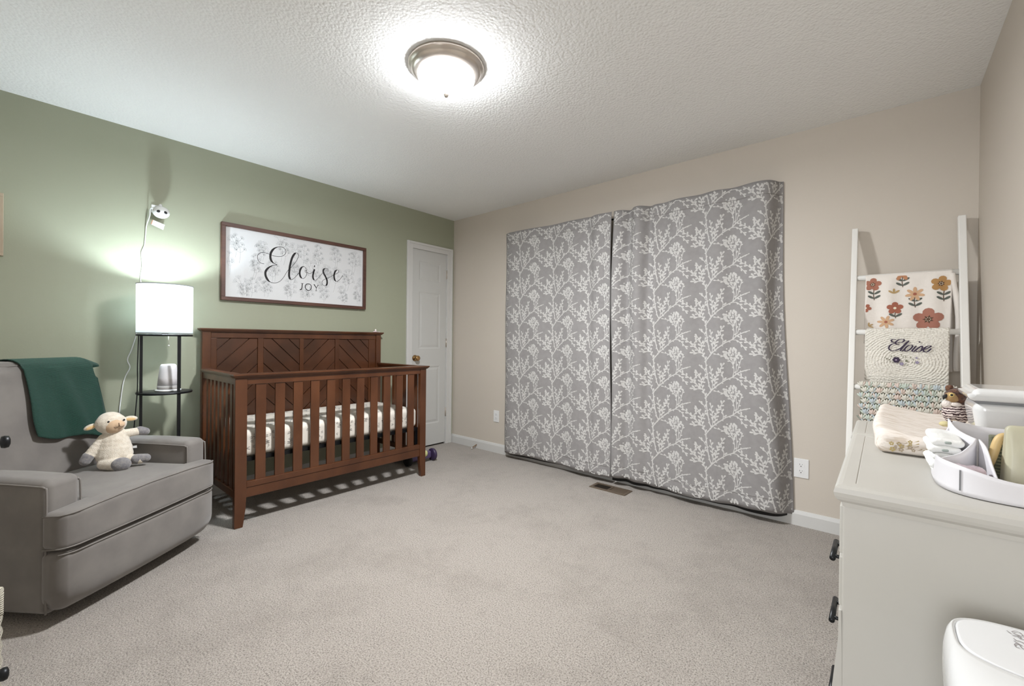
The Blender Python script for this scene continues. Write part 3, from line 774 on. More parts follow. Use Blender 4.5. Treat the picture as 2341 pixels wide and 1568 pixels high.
# pacifier lying on the headboard
t = thing('pacifier', 'tiny pale pink pacifier lying on top of the crib headboard', 'pacifier', (.045, -.99, 1.188))
pk = mat('pale pink silicone', '#e3cfd2', .35)
m = M(); m.ell((.045, -.992, 1.194), (.016, .022, .006), 14); part('shield', m, pk, t)
m = M(); m.ell((.045, -.988, 1.208), (.008, .009, .011), 12); part('nipple', m, mat('clear silicone', '#f0e6e2', .2), t)
m = M(); m.tube([(.06+.012*math.cos(a), -.965+.012*math.sin(a), 1.1925) for a in [2*PI*i/16 for i in range(16)]], .0025, 6, closed=True); part('ring', m, pk, t)

# purple ride-on toy half hidden behind the crib
pu = mat('purple plastic', '#57496f', .35); pd = mat('dark purple plastic', '#3a2d4b', .4); pg = mat('pale yellow plastic', '#cfcf94', .4)
t = thing('push_toy', 'purple plastic push toy with wheels standing behind the far end of the crib', 'toy', (.36, -.74, 0))
m = M(); m.rbox(.20, .44, -.90, -.66, .045, .085, r=.018, n=3); m.rbox(.40, .45, -.90, -.64, .03, .10, r=.02, n=3); m.rbox(.19, .24, -.90, -.64, .03, .10, r=.02, n=3); part('base', m, pu, t)
for (x, y) in ((.425, -.615), (.215, -.615), (.425, -.89), (.215, -.89)):
    m = M(); m.T = Matrix.Translation((x, y, .057)) @ Matrix.Rotation(PI/2, 4, 'X' if y > -.7 else 'X'); m.lathe((0, 0, -.017), [(0, 0), (.045, 0), (.056, .006), (.057, .017), (.056, .028), (.045, .034), (0, .034)], 24)
    wl = part('wheel', m, pd if y > -.7 else lining, t)
m = M(); m.tube([(.30, -.86, .08), (.30, -.87, .36), (.30, -.85, .42)], .016, 10); m.tube([(.42, -.70, .09), (.38, -.78, .22), (.32, -.86, .36)], .014, 10); part('handle_post', m, pu, t)
m = M(); m.tube([(.20, -.86, .43), (.40, -.86, .43)], .013, 10); part('handle_bar', m, pd, t)
m = M(); m.ell((.447, -.72, .085), (.018, .032, .03), 14); part('headlight', m, pg, t, 'pale yellow round lens')

# ================================================================== GLIDER CHAIR  (local x = .39 - s, y = f)
CH = thing('glider_chair', 'wide grey velvet swivel glider with T-shaped seat cushion and dark piping', 'armchair', (.971, -2.789, 0), math.radians(-53.13))
def sb(s0, s1): return (.39-s1, .39-s0)
def cpart(name, m, mt, par=None, label=None): return part(name, m, mt, par or CH, label, local=True)
for (s0, s1) in ((0, .125), (.655, .78)):
    m = M(); a, b = sb(s0, s1); m.rbox(a, b, -.74, 0, .05, .578, r=.028, n=4, k=4, fn=lambda x, y, z: (x, y, z-.012*max(0, (y+.1)/.1)*(z > .5)+.006*math.sin(y*4)*(z > .5)))
    arm = cpart('arm', m, velvet)
    m = M()
    for s_ in (s0, s1):
        x = .39-s_; dx = .004 if s_ == s0 else -.004
        m.tube(smooth2([(x, -.70, .548), (x, -.3, .552), (x, -.05, .546), (x+dx*-.5, -.012, .540), (x+dx*-.5, -.003, .515), (x, -.002, .3), (x, -.002, .06)], 4), .0038, 6)
    cpart('piping', m, piping, arm)
m = M(); a, b = sb(.125, .655); m.rbox(a, b, -.70, -.01, .05, .30, r=.01, n=2); cpart('seat_box', m, velvet)
def tuck(x, y, z):
    k = max(0, (.15-z)/.10); s = .39-x
    y -= .05*k*k; x += (.04*k*k)*(1 if s > .385 else -1)*min(1, abs(s-.385)/.3)
    if y > 0: y -= .030*(max(0, abs(s-.382)-.33)/.062)**2*min(1, y/.05)
    return x, y+.012*math.cos((s-.38)*3.6), z
a, b = sb(-.008, .774); m = M(); m.rbox(a, b, -.03, .072, .05, .297, r=.03, n=4, k=8, fn=tuck); fp = cpart('footrest_panel', m, velvet)
m = M(); m.tube([(lambda q: (q[0], q[1]+.0015, q[2]))(tuck(b-.006-(b-a-.012)*i/40, .068, .288)) for i in range(41)], .003, 6); cpart('piping', m, piping, fp)
def crown(x, y, z):
    s = .39-x
    if z > .38: z += .018*1.5*math.cos((s-.385)*3.2)*math.cos(min(1.4, abs(y+.12)*2.6))+.002*noise.noise(Vector((x*14, y*14, 0)))
    if y > 0: y += .010*math.cos((s-.38)*3.6); y -= .030*(max(0, abs(s-.382)-.33)/.062)**2*min(1, y/.05)
    return x, y, z
m = M(); a2, b2 = sb(.128, .652)
m.rbox(a, b, -.02, .078, .303, .438, r=.024, n=4, k=14, fn=crown); m.rbox(a2, b2, -.47, .03, .303, .4385, r=.024, n=4, k=12, fn=crown)
cu = cpart('seat_cushion', m, velvet)
m = M()
for z_ in (.436, .310):
    P = []
    xs = [b-.007-(b-a-.014)*i/44 for i in range(45)]
    for x in xs: P.append(crown(x, .0735, z_-.005 if z_ > .4 else z_+.002))
    P = [(b-.002, -.01, z_-.003)]+[(p[0], p[1]+.001, p[2]) for p in P]+[(a+.002, -.01, z_-.003)]
    m.tube(P, .003, 6)
cpart('piping', m, piping, cu)
def lean(x, y, z):
    s = .39-x; z2 = z
    y -= (z-.42)*.25; y += .016*math.cos((s-.39)*4)*math.sin(max(0, min(PI, (z-.42)/.55*PI)))
    if z > .93: z2 += .006*math.sin(s*95)*(z-.93)*6+.012*math.cos((s-.39)*3.5); y += .003*math.sin(s*80)
    return x, y, z2
m = M(); a3, b3 = sb(.075, .70); m.rbox(a3, b3, -.62, -.435, .40, .985, r=.06, n=5, k=14, fn=lean); bk = cpart('backrest', m, velvet)
m = M(); m.tube([(lambda p: (p[0], p[1]+.003, p[2]+.002))(lean(b3-.03-(b3-a3-.06)*i/40, -.455, .966)) for i in range(41)], .0035, 6); cpart('piping', m, piping, bk)
m = M(); m.lathe((0, -.33, 0), [(.0, 0), (.25, 0), (.26, .01), (.25, .02), (.06, .025), (.06, .05), (0, .05)], 32); cpart('swivel_base', m, lining, None, 'dark round swivel base')

# teal throw over the backrest
def throw(a, b):
    """a across (0 near side .. 1 crib side), b from the front hem over the top and down behind"""
    hem = .655-.085*a-.01*math.sin(a*9); top = 1.003
    wr = .365+.085*max(0, 1-b/.5)*min(1, b/.12+.4) if b < .5 else .365+(b-.5)*.34
    s = .345+a*wr-.02*math.exp(-((b-.1)/.2)**2)*(1-a)+.03*(1-a)*max(0, (b-.35))*(1 if b < .62 else 1)
    droop = max(0, s-.66)
    if b < .55:
        t = b/.55; z = hem+(top-.035-hem)*t; y = -.435-(z-.42)*.25+.016*math.cos((s-.39)*4)*math.sin(max(0, min(PI, (z-.42)/.55*PI)))+.018+.008*(1-t)
        y += .008*math.sin(a*15+t*2.5)*(1-t*.5)+.004*math.sin(a*29+1+t)*(1-t)
        y -= droop*1.1; z -= droop*.25*t
    elif b < .75:
        t = (b-.55)/.2; an = PI*t; y = -.4335-.137-.085+.085*math.cos(an)+.01*(1-t); z = top-.035+.042*math.sin(an); z -= droop*(.25+.15*t)+droop*droop*1.6*t+droop*.25*(1-t)*0; y -= droop*.4*(1-t)
    else:
        t = (b-.75)/.25; y = -.660-.01*t-.012*math.sin(a*14); z = top-.035-t*(.10-.03*math.sin(a*5)); z -= droop*.4+droop*droop*1.6; y -= .03*t*a
    return (.39-s, y, z)
T0 = ROOT[CH]
m = M(); m.grid(lambda u, v: T0 @ Vector(throw(u, v)), 60, 70, .006)
single('throw_blanket', m, teal, 'dark teal knit throw blanket draped over the backrest of the grey glider', 'blanket')

# ------------------------------------------------------------------ plush sheep (r = to its side, t = towards the room, u = up)
PC = Vector((.664, -2.847, .549)); RV = Vector((.117, .993, 0)); TV = Vector((.993, -.117, 0))
def Q(r, t, u): return PC+RV*(r*1.13)+TV*t+Vector((0, 0, u*1.03))
QR = Matrix((RV, -TV, Vector((0, 0, 1)))).transposed()      # local x = r, -y = t
def qe(m, r, t, u, rr, rt, ru, tilt=0, n=18, pan=0):
    """ellipsoid; tilt turns it in the r-u plane, pan about the vertical"""
    q = (QR @ Matrix.Rotation(pan, 3, 'Z') @ Matrix.Rotation(tilt, 3, 'Y'))
    m.ell(Q(r, t, u), (rr*1.12, rt, ru*1.03), n, q.to_quaternion()); return m
def limb(m, a, b, ra, rb, k=6):
    for i in range(k+1):
        t = i/k; p = [a[j]+(b[j]-a[j])*t for j in range(3)]; r = ra+(rb-ra)*t; qe(m, *p, r, r, r, n=12)
def fuse(o, vox=.003, it=9):
    md = o.modifiers.new('fuse', 'REMESH'); md.mode = 'VOXEL'; md.voxel_size = vox; md.use_smooth_shade = True
    s = o.modifiers.new('soft', 'SMOOTH'); s.iterations = it; s.factor = .5
SH = thing('plush_sheep', 'cream plush lamb with tan face and grey hooves sitting on the glider seat', 'stuffed toy', (PC.x, PC.y, .455))
m = M()
qe(m, 0, 0, -.022, .066, .06, .062); qe(m, 0, -.001, -.003, .064, .058, .062); qe(m, .0, -.003, .018, .059, .054, .060); qe(m, .0, -.004, .038, .053, .049, .056); qe(m, 0, -.006, .060, .045, .042, .048); qe(m, 0, -.006, .080, .037, .035, .036)
qe(m, -.012, .004, .132, .055, .052, .052); qe(m, -.014, -.004, .15, .045, .044, .038)
limb(m, (-.036, 0, .062), (-.088, .015, -.022), .021, .021); limb(m, (.03, 0, .075), (.088, -.02, .078), .021, .020)
limb(m, (-.03, .03, -.058), (.016, .085, -.060), .029, .029); limb(m, (.03, .02, -.05), (.085, .05, -.052), .026, .024)
body = part('body', m, plush, SH); fuse(body)
m = M(); qe(m, -.006, .014, .127, .042, .045, .044, 0, 24); qe(m, .010, .034, .128, .026, .026, .022, 0, 20); o = part('face', m, plush_face, SH, 'tan short-pile face with muzzle'); fuse(o, .0028, 4)
for sd, pts in ((-1, ((-.060, 0, .133), (-.094, .01, .114), -.35)), (1, ((.036, 0, .150), (.072, .006, .147), .05))):
    a, b, tl = pts; c = [(a[i]+b[i])/2 for i in range(3)]
    m = M(); qe(m, *c, .024, .007, .013, tl if sd > 0 else -tl*1.2-.9+.05); ear = part('ear', m, plush, SH)
    m = M(); qe(m, c[0], c[1]+.0055, c[2]-.003, .017, .004, .008, tl if sd > 0 else -tl*1.2-.9+.05); part('ear_lining', m, plush_ear, ear, 'apricot inner ear')
for (r, t_, u) in ((-.020, .052, .147), (.031, .040, .149)):
    m = M(); qe(m, r, t_, u, .0038, .003, .0052, .3); part('eye', m, black_ink, SH)
m = M(); face = lambda r, u: Q(r+.006, .0607-((r-.004)/.03)**2*.016-((u-.128)/.024)**2*.006, u)
m.tube([face(r, u) for r, u in smooth2([(-.013, .125), (-.005, .119), (.005, .120), (.009, .126), (.013, .121), (.021, .120), (.025, .124)], 3)], .0010, 5)
m.tube([face(.009, .126), face(.0085, .133), face(.008, .140)], .0010, 5); part('mouth_stitching', m, stitch, SH)
m = M(); limb(m, (-.084, .014, -.014), (-.093, .017, -.034), .0225, .021, 3); o = part('hand_pad', m, plush_grey, SH); fuse(o)
m = M(); limb(m, (.086, -.019, .079), (.104, -.024, .072), .0225, .020, 3); o = part('hand_pad', m, plush_grey, SH); fuse(o)
m = M(); qe(m, .022, .093, -.056, .035, .026, .033); o = part('foot_pad', m, plush_grey, SH); fuse(o)
m = M(); limb(m, (.075, .048, -.050), (.104, .054, -.048), .0255, .021, 4); o = part('foot_pad', m, plush_grey, SH); fuse(o)
m = M(); m.add([Q(.062, .01, 0), Q(.076, .012, -.001), Q(.075, .012, .012), Q(.062, .01, .010)], [(0, 1, 2, 3)], False); part('tag', m, paper, SH)

# ================================================================== LAMP
lx, ly = .25, -2.57
t = thing('floor_lamp', 'black metal shelf floor lamp with glowing white drum shade beside the crib', 'floor lamp', (lx, ly, 0))
m = M(); m.lathe((lx, ly, 0), [(.136, 1.146), (.138, 1.146), (.138, 1.442), (.136, 1.442), (.136, 1.146)], 64); part('lamp_shade', m, shade_mat(), t)
for z in (1.146, 1.440):
    m = M(); m.tube([(lx+.138*math.cos(a), ly+.138*math.sin(a), z) for a in [2*PI*i/48 for i in range(48)]], .0028, 6, closed=True)
    part('shade_rim', m, shade_frame, t)
for z in (1.128, .778, .42, .06):
    m = M(); m.lathe((lx, ly, z), [(.0, 0), (.136, 0), (.138, .004), (.138, .010), (.134, .012), (0, .012)] if z < 1.1 else [(.118, 0), (.136, 0), (.138, .004), (.138, .010), (.134, .012), (.118, .012), (.118, 0)], 48)
    part('shelf' if z < 1.1 else 'top_ring', m, black_metal, t)
for dx, dy in ((.03, -.118), (.115, .045), (-.085, .09)):
    m = M(); m.box(lx+dx-.0065, lx+dx+.0065, ly+dy-.0065, ly+dy+.0065, 0, 1.13); part('pole', m, black_metal, t)
m = M(); m.box(lx-.12, lx+.12, ly-.006, ly+.006, 1.130, 1.138); m.lathe((lx, ly, 0), [(0, 1.13), (.018, 1.13), (.018, 1.33), (0, 1.33)], 16); part('socket', m, black_metal, t)
m = M(); m.ell((lx, ly, 1.365), (.03, .03, .034), 16); part('bulb', m, emit_mat('lit bulb', '#e6f6ff', LAMP_POWER), t, 'glowing bulb inside the shade')
m = M(); m.tube([(lx+.03, ly+.01, 1.13), (lx+.032, ly+.012, 1.075)], .001, 5); m.ell((lx+.032, ly+.012, 1.07), (.005, .005, .005), 8); part('pull_chain', m, nickel, t)
m = M(); m.tube(smooth2([(lx+.03, ly-.13, 1.13), (lx+.04, ly-.135, .95), (lx+.03, ly-.134, .8), (lx+.02, ly-.15, .5), (lx-.1, ly-.14, .1)], 6), .0028, 6); part('power_cord', m, black_metal, t)

t = thing('sound_machine', 'white rounded sound machine standing on the middle shelf of the floor lamp', 'sound machine', (.25, -2.553, .79))
m = M(); m.lathe((.25, -2.553, .79), [(0, 0), (.063, 0), (.066, .004), (.064, .010), (.05, .012), (0, .012)], 32); part('base', m, white_plastic, t)
m = M(); m.lathe((.25, -2.553, .79), [(0, .012), (.054, .012), (.055, .018), (.0535, .035), (0, .035)], 32); part('lower_band', m, mat('light grey fabric band', '#aaa5a3', .7), t)
m = M(); m.lathe((.25, -2.553, .79), [(0, .035), (.0535, .035), (.050, .08), (.044, .13), (.040, .157), (.034, .165), (0, .166)], 32); part('body', m, mat('milky white plastic', '#e2dfe2', .4), t)

# baby monitor
t = thing('baby_monitor', 'small white round baby camera with dark eyes mounted high above the lamp', 'camera', (.0, -2.565, 1.90))
m = M(); m.ell((.072, -2.562, 1.925), (.042, .045, .038), 24); part('head', m, white_plastic, t)
for (y, z, a) in ((-2.603, 1.916, .3), (-2.531, 1.912, -.7)):
    m = M(); q = Matrix.Rotation(a, 3, 'X'); d = Vector((1, (y+2.562)*12, (z-1.925)*10)).normalized(); p = Vector((.072, -2.562, 1.925))+Vector((d.x*.040, d.y*.043, d.z*.036)); m.ell(p, (.006, .011, .0085), 14, Matrix.Rotation(a, 3, 'X').to_quaternion()); part('eye', m, black_metal, t)
m = M(); m.tube([(.0, -2.575, 1.965), (.03, -2.575, 1.965), (.06, -2.565, 1.958)], .008, 8); m.box(0.0005, .008, -2.60, -2.55, 1.93, 1.98); m.ell((.05, -2.562, 1.972), (.01, .010, .012), 10); part('bracket', m, white_plastic, t)
m = M(); m.add([(.03, -2.598, 1.878), (.02, -2.533, 1.860), (.012, -2.540, 1.826), (.018, -2.604, 1.850)], [(0, 1, 2, 3)], False); m.cur = 1
m.add([(.0305, -2.600, 1.878), (.0301, -2.594, 1.877), (.0185, -2.600, 1.8495), (.0185, -2.606, 1.850)], [(0, 1, 2, 3)], False); m.cur = 2
m.tube([(.0195, -2.548+.011*math.cos(a), 1.847+.008*math.sin(a)) for a in [2*PI*i/14 for i in range(14)]], .0006, 4, closed=True)
part('hang_tag', m, [mat('pale label', '#dfdcda', .7), mat('rust stripe', '#9a7058', .7), grey_line], t)
m = M(); m.tube(smooth2([(.05, -2.585, 1.958), (.04, -2.61, 1.945), (.03, -2.612, 1.90), (.012, -2.625, 1.84), (.006, -2.628, 1.79), (.004, -2.634, 1.71), (.004, -2.648, 1.66), (.004, -2.643, 1.58), (.004, -2.652, 1.50), (.004, -2.648, 1.43),
    (.004, -2.66, 1.2), (.004, -2.690, 1.05), (.006, -2.712, .98), (.006, -2.70, .93), (.006, -2.722, .87), (.006, -2.735, .80), (.006, -2.75, .6), (.006, -2.74, .35)], 5), .0032, 6)
part('cord', m, white_plastic, t)

# ================================================================== LADDER AND BLANKETS
def yl(z): return -.030-.47*(1.785-z)/1.785
LW = mat('white ladder paint', '#e8e6e1', .5)
t = thing('blanket_ladder', 'white wooden blanket ladder leaning in the corner behind the dresser', 'ladder', (3.693, -.25, 0))
for (a, b) in ((3.467, 3.494), (3.889, 3.919)):
    m = M(); hb(m, a, b, -.021, .021, 0, 1.783, r=.004, k=1, fn=lambda x, y, z: (x, y+yl(z)-.012, z)); part('rail', m, LW, t)
RZ = (1.491, 1.190, .900, .61, .32)
for z in RZ:
    m = M(); m.tube([(3.492, yl(z)-.012, z), (3.891, yl(z)-.012, z)], .0145, 14); part('rung', m, LW, t)

def drape(i, x0, x1, zf, zb, wav, th=.003, nx=40, nz=46, rr=.0165, skew=0):
    """cloth over rung i; returns grid function and front mapping"""
    rz, ry = RZ[i], yl(RZ[i])-.012
    q = PI*rr
    lf, lb = rz-zf, rz-zb; tot = lf+q+lb
    def S(u, v):
        s = v*tot; x = x0+(x1-x0)*u
        if s < lf: z = zf+s; y = ry-rr-wav(x, z)*min(1, (lf-s)/.05)
        elif s < lf+q: an = (s-lf)/rr; y = ry-rr*math.cos(an); z = rz+rr*math.sin(an)
        else: z = rz-(s-lf-q); y = ry+rr+.4*wav(x, z)*min(1, (rz-z)/.05)
        return (x+skew*(s/tot), y, z)
    def F(x, z, off=.0012): return (x+skew*((z-zf)/tot), ry-rr-wav(x, z)*min(1, max(0, (rz-z))/.05)-off, z)
    return S, F
# floral quilt on the top rung
fq = mat('white quilt cotton', '#e8e1d9', .85, bump=.5, bscale=26, bdet=4, bdist=.006)
wv = lambda x, z: .004+.005*math.sin(x*38+z*6)*(1-(z-1.1))+.003*math.sin(x*71+2)
t = thing('floral_quilt', 'white quilt with rust and orange flowers hanging from the top ladder rung', 'blanket', (3.70, -.12, 1.0), group='blankets on the ladder')
S, F = drape(0, 3.527, 3.862, 1.13, .99, wv, skew=.012)
m = M(); m.grid(S, 50, 50, .004)
fcol = ['#a8705c', '#ba8562', '#b89b6c', '#cfa986', '#b18754', '#a4644f', '#a5705f']
fm = [mat('flower print %d' % i, c, .85) for i, c in enumerate(fcol)]
leafm = mat('grey green leaf print', '#5c615a', .85); centm = mat('dark flower centre print', '#5e4636', .85); dotm = mat('cream dot print', '#efe6cf', .85)
kp = lambda x, z: 3.530 < x < 3.858 and 1.14 < z < 1.489
X0, Z0 = 3.70, 1.36
def oval(cx, cz, l, w_, a, fat=.5):
    n = 12; out = []
    for i in range(n):
        th = 2*PI*i/n; u = l*(.5+.5*math.cos(th)); v = w_*.5*math.sin(th)*(.75+.5*(u/l)*fat)
        out.append((cx+u*math.sin(a)+v*math.cos(a), cz+u*math.cos(a)-v*math.sin(a)))
    return out
def clipput(m, poly, off):
    q = [(min(3.857, max(3.531, x)), min(1.488, max(1.141, z))) for x, z in poly]
    xs = [p[0] for p in q]; zs = [p[1] for p in q]
    if max(xs)-min(xs) < .002 or max(zs)-min(zs) < .002: return
    m.blobr(q, lambda x, z: F(x, z, off))
for st in STEMS:
    (xa, za), (xb, zb_) = [(X0+p[0]/1000, Z0+p[1]/1000) for p in st]
    m.cur = 8
    P = [(xa+(xb-xa)*i/8+.001*math.sin(i), min(1.488, za+(zb_-za)*i/8)) for i in range(9)]
    m.ribbon(P, .0034, lambda x, z: F(x, z, .0012), kp)
    m.cur = 9
    for k, dz in ((0, .012), (1, .030)):
        if abs(za-zb_) < .04 and k: continue
        for sd in (-1, 1): clipput(m, oval(xb, zb_+dz-.004+(.006 if k else 0), .031, .013, sd*1.0), .0013)
for (fx, fz, rx, rz_, kind, tilt) in FLOWERS:
    cx, cz = X0+fx/1000, Z0+fz/1000; r = (rx+rz_)/2/1000*1.12; sx = min(1.1, rx/1000*1.32/r)
    m.cur = 1+kind; n = {1: 7, 3: 7, 2: 3}.get(kind, 5); wide = {1: .42, 3: .40, 2: .35}.get(kind, .78)
    for j in range(n):
        a = tilt+2*PI*j/n if kind != 2 else -.9+.9*j+tilt
        clipput(m, [(cx+(p[0]-cx)*sx*1.05, p[1]) for p in oval(cx, cz, r, r*wide, a, .8)], .0015+.0001*j)
    if kind in (0, 4, 6):
        m.cur = 8; clipput(m, [(cx+r*.30*math.cos(q)*(1.25 if k % 2 else .7), cz+r*.30*math.sin(q)*(1.25 if k % 2 else .7)) for k, q in enumerate([2*PI*i/14 for i in range(14)])], .0026)
        m.cur = 10
        for k in range(7): q = k*.9; clipput(m, [(cx+r*.15*math.cos(q)+.0018*math.cos(w_), cz+r*.15*math.sin(q)+.0018*math.sin(w_)) for w_ in [2*PI*i/6 for i in range(6)]], .003)
    elif kind in (1, 3, 5):
        m.cur = 10 if kind == 5 else 6; clipput(m, [(cx+r*.2*math.cos(w_), cz+r*.2*math.sin(w_)) for w_ in [2*PI*i/10 for i in range(10)]], .0028)
part('quilt', m, [fq]+fm+[centm, leafm, dotm], t)
# loose folded edge on the right with more print
def fold2(u, v):
    z = 1.485-v*.49; x = 3.858+.024*math.sin(v*PI*.5)+u*.022-.006*math.cos(v*7); return (x, -.118-.018*u+.03*u*v-.012*math.sin(u*PI), z)
m = M(); m.grid(fold2, 10, 30, .003)
m.cur = 1
F2 = lambda x, z: (lambda p: (p[0], p[1]-.0016, p[2]))(fold2(x, z))
for (u, v, k) in ((.5, .12, 6), (.5, .32, 3), (.55, .62, 1)):
    m.cur = k if k < 3 else 1
    for j in range(5): m.blob([(u+.0+(p[0])*20, v+p[1]*2) for p in oval(0, 0, .02, .012, 2*PI*j/5)], F2)
part('folded_edge', m, [fq, fm[0], fm[3]], t)

# cream matelasse blanket with embroidered name
cm = bpy.data.materials.new('cream quilted cotton'); cm.use_nodes = True
nt = cm.node_tree; N = nt.nodes; L_ = nt.links; b = N['Principled BSDF']; b.inputs['Base Color'].default_value = lin('#e8e3d8'); b.inputs['Roughness'].default_value = .85
tc = N.new('ShaderNodeTexCoord'); mp = N.new('ShaderNodeMapping'); mp.inputs['Scale'].default_value = (1, .01, 1); L_.new(tc.outputs['Object'], mp.inputs[0])
v = N.new('ShaderNodeTexVoronoi'); v.inputs['Scale'].default_value = 130; L_.new(mp.outputs[0], v.inputs['Vector'])
wv_ = N.new('ShaderNodeTexWave'); wv_.wave_type = 'RINGS'; wv_.rings_direction = 'SPHERICAL'; wv_.inputs['Scale'].default_value = 26; wv_.inputs['Distortion'].default_value = 2; wv_.inputs['Detail'].default_value = 1
mp2 = N.new('ShaderNodeMapping'); mp2.inputs['Location'].default_value = (0, 0, -.16); mp2.inputs['Scale'].default_value = (1, .01, 1.25); L_.new(tc.outputs['Object'], mp2.inputs[0]); L_.new(mp2.outputs[0], wv_.inputs['Vector'])
ad = N.new('ShaderNodeMath'); ad.operation = 'MULTIPLY_ADD'; ad.inputs[1].default_value = .6; L_.new(wv_.outputs['Fac'], ad.inputs[0]); L_.new(v.outputs['Distance'], ad.inputs[2])
bp = N.new('ShaderNodeBump'); bp.inputs['Strength'].default_value = .8; bp.inputs['Distance'].default_value = .004; L_.new(ad.outputs[0], bp.inputs['Height']); L_.new(bp.outputs[0], b.inputs['Normal'])
t = thing('cream_blanket', 'cream quilted baby blanket embroidered Eloise in purple on the middle ladder rung', 'blanket', (3.70, -.22, .91), group='blankets on the ladder')
wv = lambda x, z: .004+.003*math.sin(x*30+1)+.002*math.sin(z*60)*(z < .96)+.003*math.sin(z*420)*(z < .965)
S, F = drape(1, 3.541, 3.852, .912, .95, wv, rr=.02)
def S1(u, v):
    p = S(u, v); return (p[0]+(.016*(1-u)-.0*u)*max(0, (1.19-p[2])/.28)*(1 if p[1] < -.2 else 0), p[1], p[2])
m = M(); m.grid(S1, 44, 110, .005); bl = part('blanket', m, cm, t)
m = M(); S2, _ = drape(1, 3.534, 3.60, .935, 1.0, lambda x, z: .001, rr=.0155); m.grid(S2, 8, 40, .003); part('folded_layer', m, cm, t)
purple = mat('dark purple embroidery', '#35283f', .7); lilac = mat('lilac embroidery', '#8d83a0', .7); olive = mat('olive embroidery', '#6f7056', .7); lt = mat('pale pink embroidery', '#b9a4c0', .7)
m = M(); FE = lambda x, z: F(x, z, .0075)
for i, st in enumerate(EMB):
    P = smooth2([(3.7+p[0]/1000, 1.06+p[1]/1000) for p in st], 6)
    def wf(tt, dx, dy, i=i): return .0075 if i == 6 else .0026+.0036*max(0, min(1, (abs(dy)-.25)/.5))
    m.ribbon(P, wf, FE)
em0 = (3.7, 1.06)
def EP(px, py):      # position inside the embroidery, from its own layout units
    return (3.5925+px*.0000985, 1.1350-py*.0000985)
def fl(cx, cy, r, n, mi, off=.0):
    m.cur = mi; c = EP(cx, cy); r *= .0000985
    for j in range(n):
        a = 2*PI*j/n; m.blob([(c[0]+r*.55*math.cos(a)+r*.42*math.cos(w_), c[1]+r*.55*math.sin(a)+r*.42*math.sin(w_)) for w_ in [2*PI*i/8 for i in range(8)]], lambda x, z: F(x, z, .0076+off))
EP = lambda px, py: (EX0+px*EXS, EZ0-py*EZS)
EX0, EXS = 3.5605, .0001045; EZ0, EZS = 1.1745, .0001245
fl(955, 1030, 165, 6, 0); fl(1150, 1185, 90, 5, 1, .0002); fl(1325, 1060, 60, 5, 2); fl(1680, 930, 55, 4, 1); fl(1700, 1110, 80, 5, 1)
m.cur = 3; c = EP(945, 1030); m.blob([(c[0]+.0042*math.cos(a), c[1]+.0032*math.sin(a)) for a in [2*PI*i/10 for i in range(10)]], lambda x, z: F(x, z, .008))
for (px, py, a) in ((510, 960, .6), (560, 1000, .9), (620, 1030, -.6), (660, 1050, .8), (720, 1060, -.5), (740, 900, .7), (800, 910, -.6), (860, 1160, -.8), (1130, 850, .4), (1170, 920, 1.2), (1290, 915, 0), (1450, 950, .8), (1500, 930, -.8), (1560, 1040, .3), (1500, 1120, .9), (1600, 1165, .2), (1290, 1200, .4), (1340, 1250, 1), (850, 870, 1.4), (760, 1130, -1)):
    m.cur = 2; c = EP(px, py); m.blob(oval(c[0], c[1], .0075, .0035, a), FE)
part('embroidery', m, [purple, lilac, olive, lt], bl)

# crochet blanket on the third rung
t = thing('crochet_blanket', 'pastel crochet blanket with blue and peach shell stitches on the lowest visible rung', 'blanket', (3.70, -.29, .66), group='blankets on the ladder')
cc = [mat('cream yarn', '#dedbd0', .9, bump=.5, bscale=300, bdist=.002), mat('pale blue yarn', '#c3cdd1', .9, bump=.5, bscale=300, bdist=.002), mat('peach yarn', '#ddcbc0', .9, bump=.5, bscale=300, bdist=.002), mat('mint yarn', '#c9d3c8', .9, bump=.5, bscale=300, bdist=.002), mat('dark olive gap', '#7a7b69', .95)]
m = M(); m.cur = 4; S, F = drape(2, 3.52, 3.868, .68, .72, lambda x, z: .001, rr=.016); m.grid(S, 10, 30, .002)
rs = random.Random(2)
for r in range(9):
    z = .917-r*.0285; n = 12
    for k in range(n+(r % 2 == 0)):
        x = 3.528+(3.862-3.528)*(k+(.5 if r % 2 else 0))/n; zz = min(z, .899)
        base = rs.choice((0, 0, 1, 2, 3)); yb_ = F(x, zz, .004)[1]+(.008 if r == 0 else 0)
        for j, (dx, dz, tl) in enumerate(((-.0115, -.003, .75), (-.006, .002, .4), (0, .004, 0), (.006, .002, -.4), (.0115, -.003, -.75))):
            m.cur = base if rs.random() < .6 else rs.randrange(4)
            m.ell((x+dx, yb_-.002*(2-abs(j-2)), z+dz), (.0052, .006, .0135), 8, Matrix.Rotation(-tl, 3, 'Y').to_quaternion())
        m.cur = rs.choice((0, 1)); m.ell((x, yb_-.001, z-.013), (.006, .005, .005), 8)
part('shell_stitches', m, cc, t)

